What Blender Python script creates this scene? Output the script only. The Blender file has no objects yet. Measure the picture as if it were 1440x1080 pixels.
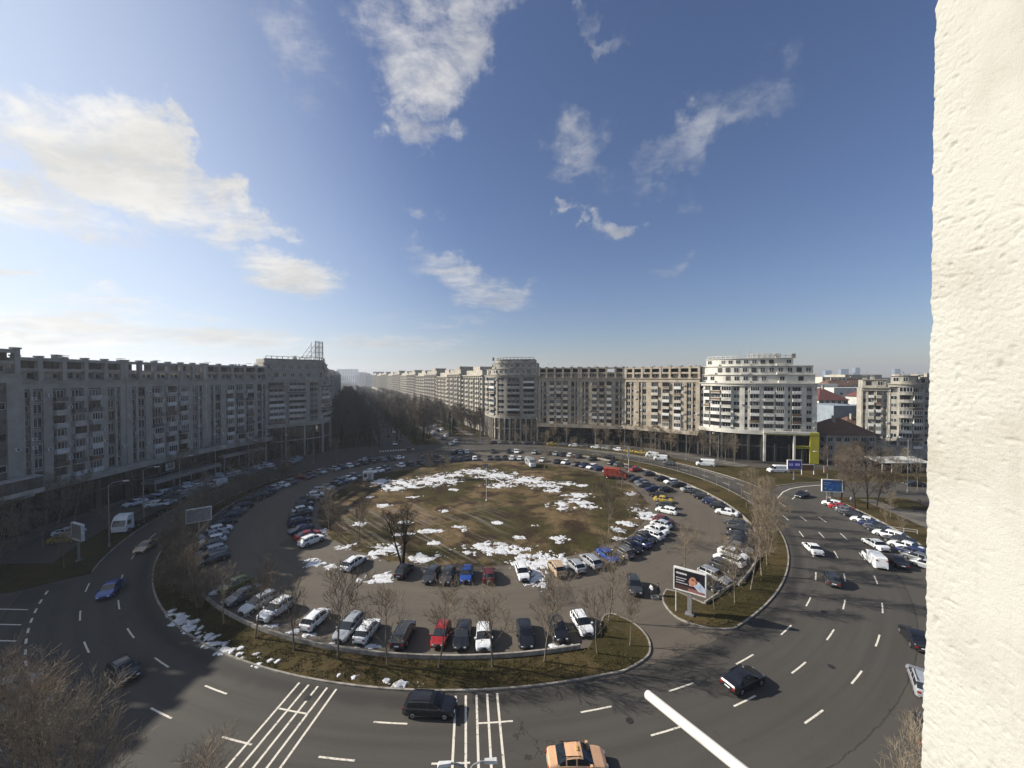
import bpy, math, random
from mathutils import Vector, noise
random.seed(7)
R = math.radians
SC = bpy.context.scene
COL = SC.collection
# ------------------------------------------------------------------ camera
F, HC = 541.0, 30.0
PITCH = math.atan(9 / F)
cam = bpy.data.cameras.new("camera"); camo = bpy.data.objects.new("camera", cam); COL.objects.link(camo)
camo.location = (0, 0, HC); camo.rotation_euler = (math.pi / 2 - PITCH, 0, 0)
cam.sensor_width = 36; cam.lens = 36 * F / 1440; cam.clip_start = 0.05; cam.clip_end = 20000
SC.camera = camo
# ------------------------------------------------------------------ light and sky
SUN_EL, SUN_AZ = 29.5, 170.0           # azimuth counted counter-clockwise from +X
sd = Vector((math.cos(R(SUN_EL)) * math.cos(R(SUN_AZ)), math.cos(R(SUN_EL)) * math.sin(R(SUN_AZ)), math.sin(R(SUN_EL))))
sun = bpy.data.lights.new("sun", 'SUN'); suno = bpy.data.objects.new("sun", sun); COL.objects.link(suno)
sun.energy = 5.0; sun.angle = R(0.5); sun.color = (1, 0.945, 0.85)
suno.rotation_euler = sd.to_track_quat('Z', 'Y').to_euler(); suno.location = (0, 0, 80)
SC.view_settings.view_transform = 'Standard'; SC.view_settings.look = 'None'
SC.view_settings.exposure = 0.78; SC.view_settings.gamma = 1
SC.cycles.max_bounces = 5; SC.cycles.diffuse_bounces = 2; SC.cycles.glossy_bounces = 2
SC.cycles.volume_bounces = 0; SC.cycles.transparent_max_bounces = 6
SC.cycles.use_denoising = True

def G(px, py, z=0.0):
    dx = (px - 720) / F; dy = (540 - py) / F
    y = math.cos(PITCH) + dy * math.sin(PITCH); zz = -math.sin(PITCH) + dy * math.cos(PITCH)
    t = (z - HC) / zz
    return (dx * t, y * t)
def azel(px, py):
    dx = (px - 720) / F; dy = (540 - py) / F
    y = math.cos(PITCH) + dy * math.sin(PITCH); zz = -math.sin(PITCH) + dy * math.cos(PITCH)
    return math.atan2(dx, y), math.atan2(zz, math.hypot(dx, y))

class NT:
    def __init__(s, nt): s.nt = nt
    def n(s, t, **kw):
        nd = s.nt.nodes.new(t)
        for k, v in kw.items(): setattr(nd, k, v)
        return nd
    def inp(s, nd, i, v):
        if v is None: return
        if isinstance(v, bpy.types.NodeSocket): s.nt.links.new(v, nd.inputs[i])
        else: nd.inputs[i].default_value = v
    def m(s, op, a, b=None, c=None, clamp=False):
        nd = s.n('ShaderNodeMath', operation=op); nd.use_clamp = clamp
        s.inp(nd, 0, a); s.inp(nd, 1, b); s.inp(nd, 2, c)
        return nd.outputs[0]
    def ss(s, v, a, b, lo=0.0, hi=1.0):
        nd = s.n('ShaderNodeMapRange', interpolation_type='SMOOTHSTEP')
        s.inp(nd, 0, v); s.inp(nd, 1, a); s.inp(nd, 2, b); s.inp(nd, 3, lo); s.inp(nd, 4, hi)
        return nd.outputs[0]
    def mix(s, f, a, b):
        nd = s.n('ShaderNodeMix', data_type='RGBA')
        s.inp(nd, 0, f); s.inp(nd, 6, a); s.inp(nd, 7, b)
        return nd.outputs[2]
    def noise(s, vec, scale, detail=4, rough=0.55, dist=0.0):
        nd = s.n('ShaderNodeTexNoise'); s.inp(nd, 'Vector', vec)
        nd.inputs['Scale'].default_value = scale; nd.inputs['Detail'].default_value = detail
        nd.inputs['Roughness'].default_value = rough; nd.inputs['Distortion'].default_value = dist
        return nd.outputs[0]
    def link(s, a, b): s.nt.links.new(a, b)

W = bpy.data.worlds.new("World"); SC.world = W; W.use_nodes = True
W.node_tree.nodes.clear(); T = NT(W.node_tree)
SKY_STRENGTH = 0.050
sky = T.n('ShaderNodeTexSky', sky_type='NISHITA'); sky.sun_disc = False
sky.sun_elevation = R(SUN_EL); sky.sun_rotation = R(90 - SUN_AZ)
sky.altitude = 100; sky.air_density = 1.15; sky.dust_density = 0.5; sky.ozone_density = 3.5
tc = T.n('ShaderNodeTexCoord'); sp = T.n('ShaderNodeSeparateXYZ'); T.link(tc.outputs['Generated'], sp.inputs[0])
X, Y, Z = sp.outputs
az = T.m('ARCTAN2', X, Y); el = T.m('ARCSINE', Z); az0_, el0_ = az, el
pz = T.m('ADD', T.m('MAXIMUM', Z, 0.0), 0.16)
cv = T.n('ShaderNodeCombineXYZ'); T.link(T.m('DIVIDE', X, pz), cv.inputs[0]); T.link(T.m('DIVIDE', Y, pz), cv.inputs[1])
mp = T.n('ShaderNodeMapping'); T.link(cv.outputs[0], mp.inputs[0])
mp.inputs['Rotation'].default_value = (0, 0, R(25)); mp.inputs['Scale'].default_value = (1.0, 1.3, 1)
n1 = T.noise(mp.outputs[0], 4.2, 12, 0.68, 0.35)
n2 = T.noise(mp.outputs[0], 1.6, 6, 0.55, 0.3)
w1 = T.n('ShaderNodeTexNoise'); w1.inputs['Scale'].default_value = 4.5; w1.inputs['Detail'].default_value = 6; w1.inputs['Roughness'].default_value = .62; T.link(tc.outputs['Generated'], w1.inputs['Vector'])
ws = T.n('ShaderNodeSeparateXYZ'); T.link(w1.outputs['Color'], ws.inputs[0])
amp = T.ss(el, 0.05, 0.5, 0.10, 0.62)
az = T.m('ADD', az, T.m('MULTIPLY', T.m('SUBTRACT', ws.outputs[0], 0.5), amp)); el = T.m('ADD', el, T.m('MULTIPLY', T.m('SUBTRACT', ws.outputs[1], 0.5), T.m('MULTIPLY', amp, .8)))
CL = [(60,180,220,85,-20,1.0),(190,255,220,72,-14,1.15),(70,290,170,56,-8,1.0),(320,283,90,22,-12,.7),
 (405,378,120,48,-2,1.15),(590,20,190,110,0,.85),(598,130,60,80,10,.75),(680,20,80,110,0,.8),(400,60,90,90,0,.42),(450,130,60,60,0,.35),
 (975,185,140,50,22,.62),(820,200,70,75,0,.55),(940,260,50,26,20,.4),(862,295,42,28,0,.8),(815,305,24,18,0,.7),
 (640,380,110,36,-18,.75),(700,425,80,28,-6,.75),(575,300,40,28,0,.55),(750,405,30,16,0,.5),(1000,130,60,50,0,.4),(958,358,28,20,0,.45),
 (60,472,300,50,0,1.0),(180,440,240,26,-4,.6),(300,480,330,22,0,.8),(560,482,200,18,0,.6),(130,418,50,12,0,.6),(0,382,40,12,0,.7),(800,5,80,30,0,.5),(620,455,150,14,0,.5)]
mask = None
for (cx, cy, a, b, rot, st) in CL:
    a0, e0 = azel(cx, cy)
    a1, _ = azel(cx + a * .5, cy); a2, _ = azel(cx - a * .5, cy)
    _, e1 = azel(cx, cy + b * .5); _, e2 = azel(cx, cy - b * .5)
    ra, rb = abs(a1 - a2), abs(e1 - e2)
    c, s_ = math.cos(R(rot)), math.sin(R(rot))
    da = T.m('SUBTRACT', az, a0); de = T.m('SUBTRACT', el, e0)
    u = T.m('ADD', T.m('MULTIPLY', da, c / ra), T.m('MULTIPLY', de, s_ / ra))
    v = T.m('ADD', T.m('MULTIPLY', da, -s_ / rb), T.m('MULTIPLY', de, c / rb))
    d = T.m('ADD', T.m('MULTIPLY', u, u), T.m('MULTIPLY', v, v))
    k = T.m('MULTIPLY', T.m('SUBTRACT', 1.0, d, clamp=True), st)
    mask = k if mask is None else T.m('MAXIMUM', mask, k)
dens = T.m('ADD', T.m('MULTIPLY', mask, 1.6), T.m('ADD', T.m('MULTIPLY', T.m('SUBTRACT', n1, 0.5), 2.6), T.m('MULTIPLY', T.m('SUBTRACT', n2, 0.5), 2.2)))
dens = T.m('MULTIPLY', T.ss(dens, 0.25, 1.8), T.ss(mask, 0.0, 0.6))
sunv = T.n('ShaderNodeVectorMath', operation='DOT_PRODUCT'); T.link(tc.outputs['Generated'], sunv.inputs[0]); sunv.inputs[1].default_value = sd
glow = T.ss(sunv.outputs['Value'], -0.3, 1.0)
cl = T.mix(glow, (0.42, 0.46, 0.55, 1), (1.02, 0.98, 0.9, 1))
shade = T.m('MULTIPLY', T.ss(n2, 0.35, 0.62, 1.0, 0.80), T.ss(n1, .35, .6, .9, 1.06))
vm = T.n('ShaderNodeVectorMath', operation='SCALE'); T.link(cl, vm.inputs[0]); T.link(T.m('MULTIPLY', shade, 0.55 / SKY_STRENGTH), vm.inputs['Scale'])
tint = T.n('ShaderNodeMix', data_type='RGBA', blend_type='MULTIPLY'); tint.inputs[0].default_value = 1.0
T.link(sky.outputs[0], tint.inputs[6]); tint.inputs[7].default_value = (1.05, 1.01, 1.17, 1)
pale = T.mix(T.m('MULTIPLY', T.ss(T.m('SUBTRACT', T.m('MULTIPLY', az0_, -1.0), T.m('MULTIPLY', el0_, .5)), -.1, 1.0), .62), tint.outputs[2], (10.0, 11.2, 12.6, 1))
final = T.mix(T.m('MULTIPLY', dens, 0.9), pale, vm.outputs[0])
bg = T.n('ShaderNodeBackground'); T.link(final, bg.inputs[0]); bg.inputs[1].default_value = SKY_STRENGTH
wo = T.n('ShaderNodeOutputWorld'); T.link(bg.outputs[0], wo.inputs[0])

# ------------------------------------------------------------------ helpers
CX, CY, SQ = -6.5, 100.5, 0.92
def RP(r, a):
    a = R(a); s = math.sin(a)
    return (CX + r * math.cos(a), CY + r * s * (SQ if s > 0 else 1))
def polar(x, y):
    dx, dy = x - CX, y - CY
    if dy > 0: dy /= SQ
    return math.hypot(dx, dy), math.degrees(math.atan2(dy, dx))
AD = Vector((-.398, .917)); AN = Vector((.917, .398))
def AV(s, t): return (CX + AD.x * s + AN.x * t, CY + AD.y * s + AN.y * t)

MATS = {}
def mat(name, col, rough=0.8, spec=0.3, metal=0.0, var=0.0, scale=1.0, bump=0.0, bscale=None, col2=None, coat=0.0, emit=None, es=0.0, lo=.35, hi=.65):
    if name in MATS: return MATS[name]
    m = bpy.data.materials.new(name); m.use_nodes = True; nt = m.node_tree
    b = nt.nodes['Principled BSDF']; t = NT(nt)
    b.inputs['Roughness'].default_value = rough; b.inputs['Metallic'].default_value = metal
    b.inputs['Specular IOR Level'].default_value = spec; b.inputs['Coat Weight'].default_value = coat
    b.inputs['Coat Roughness'].default_value = 0.05
    c1 = (*col, 1)
    tcn = t.n('ShaderNodeTexCoord'); vec = tcn.outputs['Object']
    if var or col2:
        c2 = (*(col2 or tuple(x * (1 - var) for x in col)), 1)
        f = t.ss(t.noise(vec, scale, 6, 0.6), lo, hi)
        t.link(t.mix(f, c1, c2), b.inputs['Base Color'])
    else: b.inputs['Base Color'].default_value = c1
    if bump:
        bn = t.n('ShaderNodeBump'); bn.inputs['Strength'].default_value = bump; bn.inputs['Distance'].default_value = 0.1
        t.link(t.noise(vec, bscale or scale * 6, 5, .6), bn.inputs['Height']); t.link(bn.outputs[0], b.inputs['Normal'])
    if emit: b.inputs['Emission Color'].default_value = (*emit, 1); b.inputs['Emission Strength'].default_value = es
    MATS[name] = m; return m

def asphalt(name, c, tint):
    m = mat(name, c, .85); nt = m.node_tree; t = NT(nt); b = nt.nodes['Principled BSDF']
    tcn = t.n('ShaderNodeTexCoord'); v = tcn.outputs['Object']
    # wear that follows the wheels round the circle
    sp = t.n('ShaderNodeSeparateXYZ'); t.link(v, sp.inputs[0])
    dx = t.m('SUBTRACT', sp.outputs[0], CX); dy = t.m('SUBTRACT', sp.outputs[1], CY)
    rr = t.m('SQRT', t.m('ADD', t.m('MULTIPLY', dx, dx), t.m('MULTIPLY', dy, dy)))
    aa = t.m('ARCTAN2', dy, dx)
    cm = t.n('ShaderNodeCombineXYZ'); t.link(rr, cm.inputs[0]); t.link(t.m('MULTIPLY', aa, 2.5), cm.inputs[1])
    streak = t.ss(t.noise(cm.outputs[0], 0.8, 4, .6), .35, .7)
    big = t.ss(t.noise(v, .06, 5, .6), .35, .65)
    fine = t.noise(v, 9, 3, .7)
    vor = t.n('ShaderNodeTexVoronoi', feature='DISTANCE_TO_EDGE'); vor.inputs['Scale'].default_value = .13
    nn = t.n('ShaderNodeVectorMath', operation='ADD'); t.link(v, nn.inputs[0])
    ns = t.n('ShaderNodeTexNoise'); ns.inputs['Scale'].default_value = .5; ns.inputs['Detail'].default_value = 5; t.link(v, ns.inputs['Vector'])
    sc_ = t.n('ShaderNodeVectorMath', operation='SCALE'); t.link(ns.outputs['Color'], sc_.inputs[0]); sc_.inputs['Scale'].default_value = 5
    t.link(sc_.outputs[0], nn.inputs[1]); t.link(nn.outputs[0], vor.inputs['Vector'])
    crack = t.m('MULTIPLY', t.m('LESS_THAN', vor.outputs['Distance'], .006), t.ss(t.noise(v, .05, 2), .5, .6))
    c0 = t.mix(streak, (*c, 1), (*tint, 1))
    c1 = t.mix(t.m('MULTIPLY', big, .6), c0, (*[x * .72 for x in c], 1))
    c2 = t.mix(t.ss(fine, .3, .75, 0, .35), c1, (*[x * 1.5 for x in c], 1))
    c3 = t.mix(t.m('MULTIPLY', crack, .7), c2, (.012, .011, .01, 1))
    # damp grime that collects in the gutter along the inner kerb
    vp = t.n('ShaderNodeTexVoronoi', feature='F1', distance='CHEBYCHEV'); vp.inputs['Scale'].default_value = .11; vp.inputs['Randomness'].default_value = .9
    t.link(cm.outputs[0] if False else v, vp.inputs['Vector']); sr = t.n('ShaderNodeSeparateXYZ'); t.link(vp.outputs['Color'], sr.inputs[0])
    patch = t.m('MULTIPLY', t.m('LESS_THAN', vp.outputs['Distance'], t.m('MULTIPLY', sr.outputs[1], .32)), t.m('GREATER_THAN', sr.outputs[0], .72))
    c3 = t.mix(t.m('MULTIPLY', patch, .38), c3, (.022, .021, .020, 1))
    oil = t.m('MULTIPLY', t.ss(t.noise(v, .8, 3, .6), .64, .74), t.ss(t.noise(v, .09, 2), .5, .6)); c3 = t.mix(t.m('MULTIPLY', oil, .55), c3, (.018, .017, .016, 1))
    seam = t.m('LESS_THAN', t.m('ABSOLUTE', t.m('SUBTRACT', t.m('ADD', rr, t.m('MULTIPLY', t.noise(v, .8, 3), .5)), 78.05)), .05); c3 = t.mix(t.m('MULTIPLY', seam, .6), c3, (.015, .014, .013, 1))
    c3 = t.mix(t.m('MULTIPLY', t.m('GREATER_THAN', rr, 77.85), .35), c3, (*[x * 1.25 for x in c], 1))
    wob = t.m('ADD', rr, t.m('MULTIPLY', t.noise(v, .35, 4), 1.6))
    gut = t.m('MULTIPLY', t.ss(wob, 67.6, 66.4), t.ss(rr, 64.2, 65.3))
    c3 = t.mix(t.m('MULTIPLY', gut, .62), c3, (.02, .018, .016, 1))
    t.link(c3, b.inputs['Base Color'])
    bn = t.n('ShaderNodeBump'); bn.inputs['Strength'].default_value = .25; bn.inputs['Distance'].default_value = .02
    t.link(fine, bn.inputs['Height']); t.link(bn.outputs[0], b.inputs['Normal'])
    return m
def grassmat(name, cs, mud=0.5, tracks=False):
    m = mat(name, cs[0], 1.0, .05); nt = m.node_tree; t = NT(nt); b = nt.nodes['Principled BSDF']
    tcn = t.n('ShaderNodeTexCoord'); v = tcn.outputs['Object']
    a = t.ss(t.noise(v, .07, 6, .65, .4), .44, .60)
    c = t.mix(a, (*cs[0], 1), (*cs[1], 1))
    a2 = t.ss(t.noise(v, .19, 7, .7), mud, mud + .18)
    c = t.mix(a2, c, (*cs[2], 1))
    if tracks:
        mr = t.n('ShaderNodeMapping'); t.link(v, mr.inputs[0]); mr.inputs['Rotation'].default_value = (0, 0, R(45))
        mpn = t.n('ShaderNodeMapping'); t.link(mr.outputs[0], mpn.inputs[0]); mpn.inputs['Scale'].default_value = (.06, 1.3, 1)
        tr = t.ss(t.noise(mpn.outputs[0], 1.0, 5, .7, .3), .5, .62)
        sp = t.n('ShaderNodeSeparateXYZ'); t.link(v, sp.inputs[0])
        reg = t.m('MULTIPLY', t.ss(sp.outputs[1], 96, 84), t.ss(sp.outputs[0], 6, -8))
        c = t.mix(t.m('MULTIPLY', t.m('MULTIPLY', tr, reg), .5), c, (*cs[3], 1))
    f = t.noise(v, 3.5, 6, .75)
    c = t.mix(t.ss(f, .45, .7, 0, .6), c, (*[x * .45 for x in cs[0]], 1))
    t.link(c, b.inputs['Base Color'])
    bn = t.n('ShaderNodeBump'); bn.inputs['Strength'].default_value = .9; bn.inputs['Distance'].default_value = .12
    t.link(f, bn.inputs['Height']); t.link(bn.outputs[0], b.inputs['Normal'])
    return m

M_ROAD = asphalt('asphalt_road', (.061, .054, .045), (.042, .038, .033))
M_PARK = asphalt('asphalt_parking', (.102, .084, .063), (.070, .059, .047))
M_LAWN = grassmat('lawn_mud', [(.050, .044, .018), (.150, .103, .055), (.036, .024, .016), (.22, .19, .16)], .44, True)
M_VERGE = grassmat('verge_grass', [(.042, .036, .014), (.078, .057, .026), (.030, .022, .012), (.1, .1, .1)], .5)
M_GROUND = mat('city_ground', (.07, .062, .052), 1, .1, var=.5, scale=.05)
M_PAVE = mat('pavement_slabs', (.13, .115, .10), .9, .2, var=.4, scale=.4, bump=.2)
M_KERB = mat('kerb_concrete', (.30, .27, .23), .9, .2, var=.45, scale=1.2, bump=.3)
M_PAINT = mat('road_paint', (.60, .55, .46), .8, .2, col2=(.17, .155, .13), scale=3.5, lo=.52, hi=.72)
M_SNOW = mat('old_snow', (.56, .56, .57), .75, .3, bump=.8, bscale=4, col2=(.28, .26, .23), scale=.9, lo=.46, hi=.72)
M_GLASS = mat('window_glass', (.015, .018, .022), .08, .6)
M_GLASS2 = mat('curtained_glass', (.10, .10, .095), .15, .6, var=.5, scale=.6)
M_DARKGLASS = mat('shopfront_glass', (.012, .012, .014), .12, .5, var=.5, scale=.3)
M_WHITEFR = mat('window_frame_white', (.55, .54, .50), .5)
M_BRNFR = mat('window_frame_brown', (.08, .055, .04), .6)
M_METAL = mat('galvanised_metal', (.35, .35, .34), .45, .5, .6, var=.3, scale=3)
M_DARKM = mat('dark_metal', (.03, .03, .032), .5)
M_RUBBER = mat('tyre_rubber', (.012, .012, .012), .9)
M_RIM = mat('wheel_rim', (.35, .35, .36), .3, .5, .8)
M_HEAD = mat('headlight_glass', (.6, .62, .64), .1, .8)
M_TAIL = mat('tail_light_red', (.25, .01, .01), .2, .6)
M_PLATE = mat('number_plate', (.6, .6, .6), .5)
M_AUTOG = mat('car_glass', (.010, .012, .015), .05, .7)
M_TRIM = mat('car_trim', (.015, .015, .016), .6)
M_BARK = mat('grey_bark', (.21, .175, .13), .95, .1, var=.5, scale=3, bump=.5)
M_BARKD = mat('dark_bark', (.035, .028, .022), .95, .1, var=.4, scale=3)
M_TWIG = mat('twig_brown', (.19, .15, .105), .95, .1, var=.4, scale=1)
M_TWIGG = mat('twig_grey', (.12, .095, .072), .95, .1, var=.4, scale=1)
M_LEAF = mat('evergreen_leaf', (.02, .035, .015), .9, .1, var=.5, scale=1)

class MB:
    def __init__(s): s.v = []; s.f = []; s.m = []
    def add(s, vs, fs, mi=0):
        k = len(s.v); s.v += [tuple(p) for p in vs]
        for f in fs: s.f.append(tuple(k + i for i in f)); s.m.append(mi)
    def quad(s, a, b, c, d, mi=0): s.add([a, b, c, d], [(0, 1, 2, 3)], mi)
    def box(s, x0, x1, y0, y1, z0, z1, mi=0):
        s.add([(x0,y0,z0),(x1,y0,z0),(x1,y1,z0),(x0,y1,z0),(x0,y0,z1),(x1,y0,z1),(x1,y1,z1),(x0,y1,z1)],
              [(0,3,2,1),(4,5,6,7),(0,1,5,4),(1,2,6,5),(2,3,7,6),(3,0,4,7)], mi)
    def tube(s, p0, p1, r0, r1, n=6, mi=0, cap=True):
        p0 = Vector(p0); p1 = Vector(p1); d = (p1 - p0)
        if d.length < 1e-6: return
        d.normalize(); a = d.orthogonal().normalized(); b = d.cross(a)
        vs = []
        for p, r in ((p0, r0), (p1, r1)):
            for i in range(n):
                t = 2 * math.pi * i / n
                vs.append(p + (a * math.cos(t) + b * math.sin(t)) * r)
        fs = [(i, (i + 1) % n, n + (i + 1) % n, n + i) for i in range(n)]
        if cap: fs += [tuple(range(n - 1, -1, -1)), tuple(range(n, 2 * n))]
        s.add(vs, fs, mi)
    def prism(s, pts, z0, z1, mi=0):
        n = len(pts)
        s.add([(x, y, z0) for x, y in pts] + [(x, y, z1) for x, y in pts],
              [tuple(range(n - 1, -1, -1)), tuple(range(n, 2 * n))] + [(i, (i + 1) % n, n + (i + 1) % n, n + i) for i in range(n)], mi)
    def pbox(s, P, u0, u1, v0, v1, z0, z1, mi=0):
        n = max(1, int(math.ceil((u1 - u0) / P.step))) if P.step else 1
        base = len(s.v)
        for i in range(n + 1):
            u = u0 + (u1 - u0) * i / n
            for v, z in ((v0, z0), (v1, z0), (v1, z1), (v0, z1)): s.v.append(P(u, v, z))
        def f(*q): s.f.append(tuple(base + i for i in q)); s.m.append(mi)
        for i in range(n):
            a, b = 4 * i, 4 * i + 4
            for j in range(4):
                k = (j + 1) % 4; f(a + j, a + k, b + k, b + j)
        f(3, 2, 1, 0); f(4 * n, 4 * n + 1, 4 * n + 2, 4 * n + 3)
    def build(s, name, mats, parent=None, smooth=False):
        me = bpy.data.meshes.new(name)
        vs = s.v
        if parent is not None:
            l = parent.get('_o', (0, 0, 0)); vs = [(x - l[0], y - l[1], z - l[2]) for x, y, z in vs]
        me.from_pydata(vs, [], s.f)
        mats = mats if isinstance(mats, (list, tuple)) else [mats]
        for m in mats: me.materials.append(m)
        if len(mats) > 1: me.polygons.foreach_set('material_index', s.m)
        if smooth: me.polygons.foreach_set('use_smooth', [True] * len(me.polygons))
        me.update()
        o = bpy.data.objects.new(name, me); COL.objects.link(o)
        if parent is not None: o.parent = parent
        return o
def tag(o, label=None, cat=None, group=None, kind=None):
    if label: o['label'] = label
    if cat: o['category'] = cat
    if group: o['group'] = group
    if kind: o['kind'] = kind
    return o
def empty(name, loc, label, cat, group=None, rz=0.0, world=False):
    o = bpy.data.objects.new(name, None); COL.objects.link(o); o.location = loc; o.rotation_euler = (0, 0, rz)
    o.empty_display_size = .2
    if world: o['_o'] = tuple(loc)
    return tag(o, label, cat, group)
def copy_tree(o, parent=None):
    c = o.copy(); COL.objects.link(c)
    if parent is not None: c.parent = parent
    for ch in list(o.children): copy_tree(ch, c)
    return c
def struct(o): o['kind'] = 'structure'; return o
ORD = "first second third fourth fifth sixth seventh eighth ninth tenth eleventh twelfth thirteenth fourteenth fifteenth sixteenth seventeenth eighteenth nineteenth twentieth".split()
def ordw(i):
    if i < 20: return ORD[i]
    t = {2: 'twenty', 3: 'thirty', 4: 'forty', 5: 'fifty', 6: 'sixty'}[(i + 1) // 10]
    r = (i + 1) % 10
    return {'twenty': 'twentieth', 'thirty': 'thirtieth', 'forty': 'fortieth', 'fifty': 'fiftieth', 'sixty': 'sixtieth'}[t] if r == 0 else t + '-' + ORD[r - 1]

# ------------------------------------------------------------------ ground
def sector(mb, r0, r1, a0, a1, z, st=1.5, mi=0):
    n = max(1, int(abs(a1 - a0) / st))
    for i in range(n):
        b0 = a0 + (a1 - a0) * i / n; b1 = a0 + (a1 - a0) * (i + 1) / n
        f0 = r0(b0) if callable(r0) else r0; g0 = r0(b1) if callable(r0) else r0
        f1 = r1(b0) if callable(r1) else r1; g1 = r1(b1) if callable(r1) else r1
        mb.quad((*RP(f0, b0), z), (*RP(f1, b0), z), (*RP(g1, b1), z), (*RP(g0, b1), z), mi)
def ringbox(mb, r0, r1, a0, a1, z0, z1, st=1.5, mi=0):
    n = max(1, int(abs(a1 - a0) / st)); base = len(mb.v)
    for i in range(n + 1):
        b = a0 + (a1 - a0) * i / n
        q0 = r0(b) if callable(r0) else r0; q1 = r1(b) if callable(r1) else r1
        p, q = RP(q0, b), RP(q1, b)
        mb.v += [(*p, z0), (*q, z0), (*q, z1), (*p, z1)]
    for i in range(n):
        a, b = base + 4 * i, base + 4 * i + 4
        for j in range(4):
            k = (j + 1) % 4; mb.f.append((a + j, a + k, b + k, b + j)); mb.m.append(mi)
    e = base + 4 * n
    mb.f += [(base + 3, base + 2, base + 1, base), (e, e + 1, e + 2, e + 3)]; mb.m += [mi, mi]
g = MB(); n = 64
g.add([(0, 0, -.03)] + [(9000 * math.cos(2 * math.pi * i / n), 9000 * math.sin(2 * math.pi * i / n), -.03) for i in range(n)],
      [(0, i + 1, (i + 1) % n + 1) for i in range(n)])
struct(g.build('ground', M_GROUND))
g = MB(); sector(g, 64.3, 93, -180, 180, 0)
g.box(-190, CX - 60, -30, 57, -.02, -.006); g.box(-75, 75, -30, 22, -.02, -.009)
g.add([(*AV(60, -26), -.006), (*AV(60, 26), -.006), (*AV(1600, 24), -.006), (*AV(1600, -24), -.006)], [(0, 1, 2, 3)])
g.add([(60, 80, -.012), (300, 62, -.012), (300, 104, -.012), (66, 112, -.012)], [(0, 1, 2, 3)])
struct(g.build('road', M_ROAD))
def wallr(a):      # outer edge of the car park: the planted strip is wider on the right-hand side
    a = (a + 180) % 360 - 180
    if -35 < a < 70: return 60 - 5.0 * math.sin(math.pi * (a + 35) / 105) ** 2
    return 60.0
g = MB(); sector(g, 39.8, wallr, -180, 180, .0, mi=0)
sector(g, 60, 64.3, -77, -57.5, .0); sector(g, 60, 64.3, 118, 128, 0)
struct(g.build('car_park', M_PARK))
g = MB(); NN = 240
def edge_r(i): return 39.9 + noise.fractal(Vector((math.cos(i * 6.2832 / NN) * 9, math.sin(i * 6.2832 / NN) * 9, 2)), .7, 2.1, 5) * 1.5
rings = [[(*RP(q, i * 360 / NN), z) for i in range(NN)] for q, z in ((20, .26), (37.2, .12))] + [[(*RP(edge_r(i), i * 360 / NN), -.012) for i in range(NN)]]
g.add([(CX, CY, .35)] + rings[0] + rings[1] + rings[2], [(0, i + 1, (i + 1) % NN + 1) for i in range(NN)] +
      [(1 + k * NN + i, 1 + (k + 1) * NN + i, 1 + (k + 1) * NN + (i + 1) % NN, 1 + k * NN + (i + 1) % NN) for k in range(2) for i in range(NN)])
struct(g.build('lawn', M_LAWN, smooth=True))
# planted strips between car park and ring road, with rounded ends
def strip(a0, a1, e0, e1):
    def inner(a): return max(wallr(a) + .25, 0)
    def outer(a):
        o = 64.1
        for e, on, sg in ((a0, e0, 1), (a1, e1, -1)):
            if on:
                d = (a - e) * sg * R(1) * 62
                if d < 3.6: o = min(o, 60.5 + 3.6 * math.sqrt(max(0, 1 - ((3.6 - d) / 3.6) ** 2)))
        return o
    g = MB(); ringbox(g, inner, lambda a: outer(a) - .02, a0, a1, -.01, .11, .5); struct(g.build('verge', M_VERGE))
    g = MB(); ringbox(g, lambda a: outer(a), lambda a: outer(a) + .2, a0, a1, -.01, .15, .5)
    struct(g.build('kerb', M_KERB))
strip(128, 284.5, 0, 0); strip(-58.6, 118, 0, 0)
def kerbline(pts, name='kerb', w=.2, h=.15):
    P_ = [Vector(p) for p in pts]; L_ = []
    for i, p in enumerate(P_):
        d = (P_[min(i + 1, len(P_) - 1)] - P_[max(i - 1, 0)]).normalized(); n_ = Vector((-d.y, d.x)) * w / 2; L_.append((p - n_, p + n_))
    g = MB()
    for u_, v_ in L_: g.v += [(*u_, -.01), (*v_, -.01), (*v_, h), (*u_, h)]
    for i in range(len(L_) - 1):
        for j in range(4):
            k_ = (j + 1) % 4; g.f.append((4*i + j, 4*i + k_, 4*i + 4 + k_, 4*i + 4 + j)); g.m.append(0)
    e_ = 4 * (len(L_) - 1); g.f += [(3, 2, 1, 0), (e_, e_ + 1, e_ + 2, e_ + 3)]; g.m += [0, 0]
    return g.build(name, M_KERB)
def smooth(pts):
    q = [Vector(p) for p in pts]; o_ = []
    for i in range(len(q) - 1):
        A, B, C_, D = q[max(i - 1, 0)], q[i], q[i + 1], q[min(i + 2, len(q) - 1)]
        for k_ in range(5):
            t_ = k_ / 5; o_.append(tuple(.5 * ((2*B) + (C_-A)*t_ + (2*A-5*B+4*C_-D)*t_*t_ + (3*B-A-3*C_+D)*t_**3)))
    return o_ + [tuple(q[-1])]
k1 = smooth([RP(64.2, -75.5), RP(64.2, -73.6), G(910, 924), G(913.5, 906), G(905, 890), G(890, 877), G(874, 869), G(860, 864), G(849, 868), G(843, 884)])
g = MB(); g.prism(k1 + [RP(60.3, -75.6)], -.005, .114); struct(g.build('verge', M_VERGE)); struct(kerbline(k1))
k2 = smooth([RP(64.2, -58.4), G(1030, 884.5), G(1004, 885), G(976, 879), G(952, 869), G(937, 854), G(932, 841), G(937, 830)])
k3 = [G(955, 834), G(977, 844), G(990, 850), G(1007, 838), G(1032, 822)]
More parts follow.
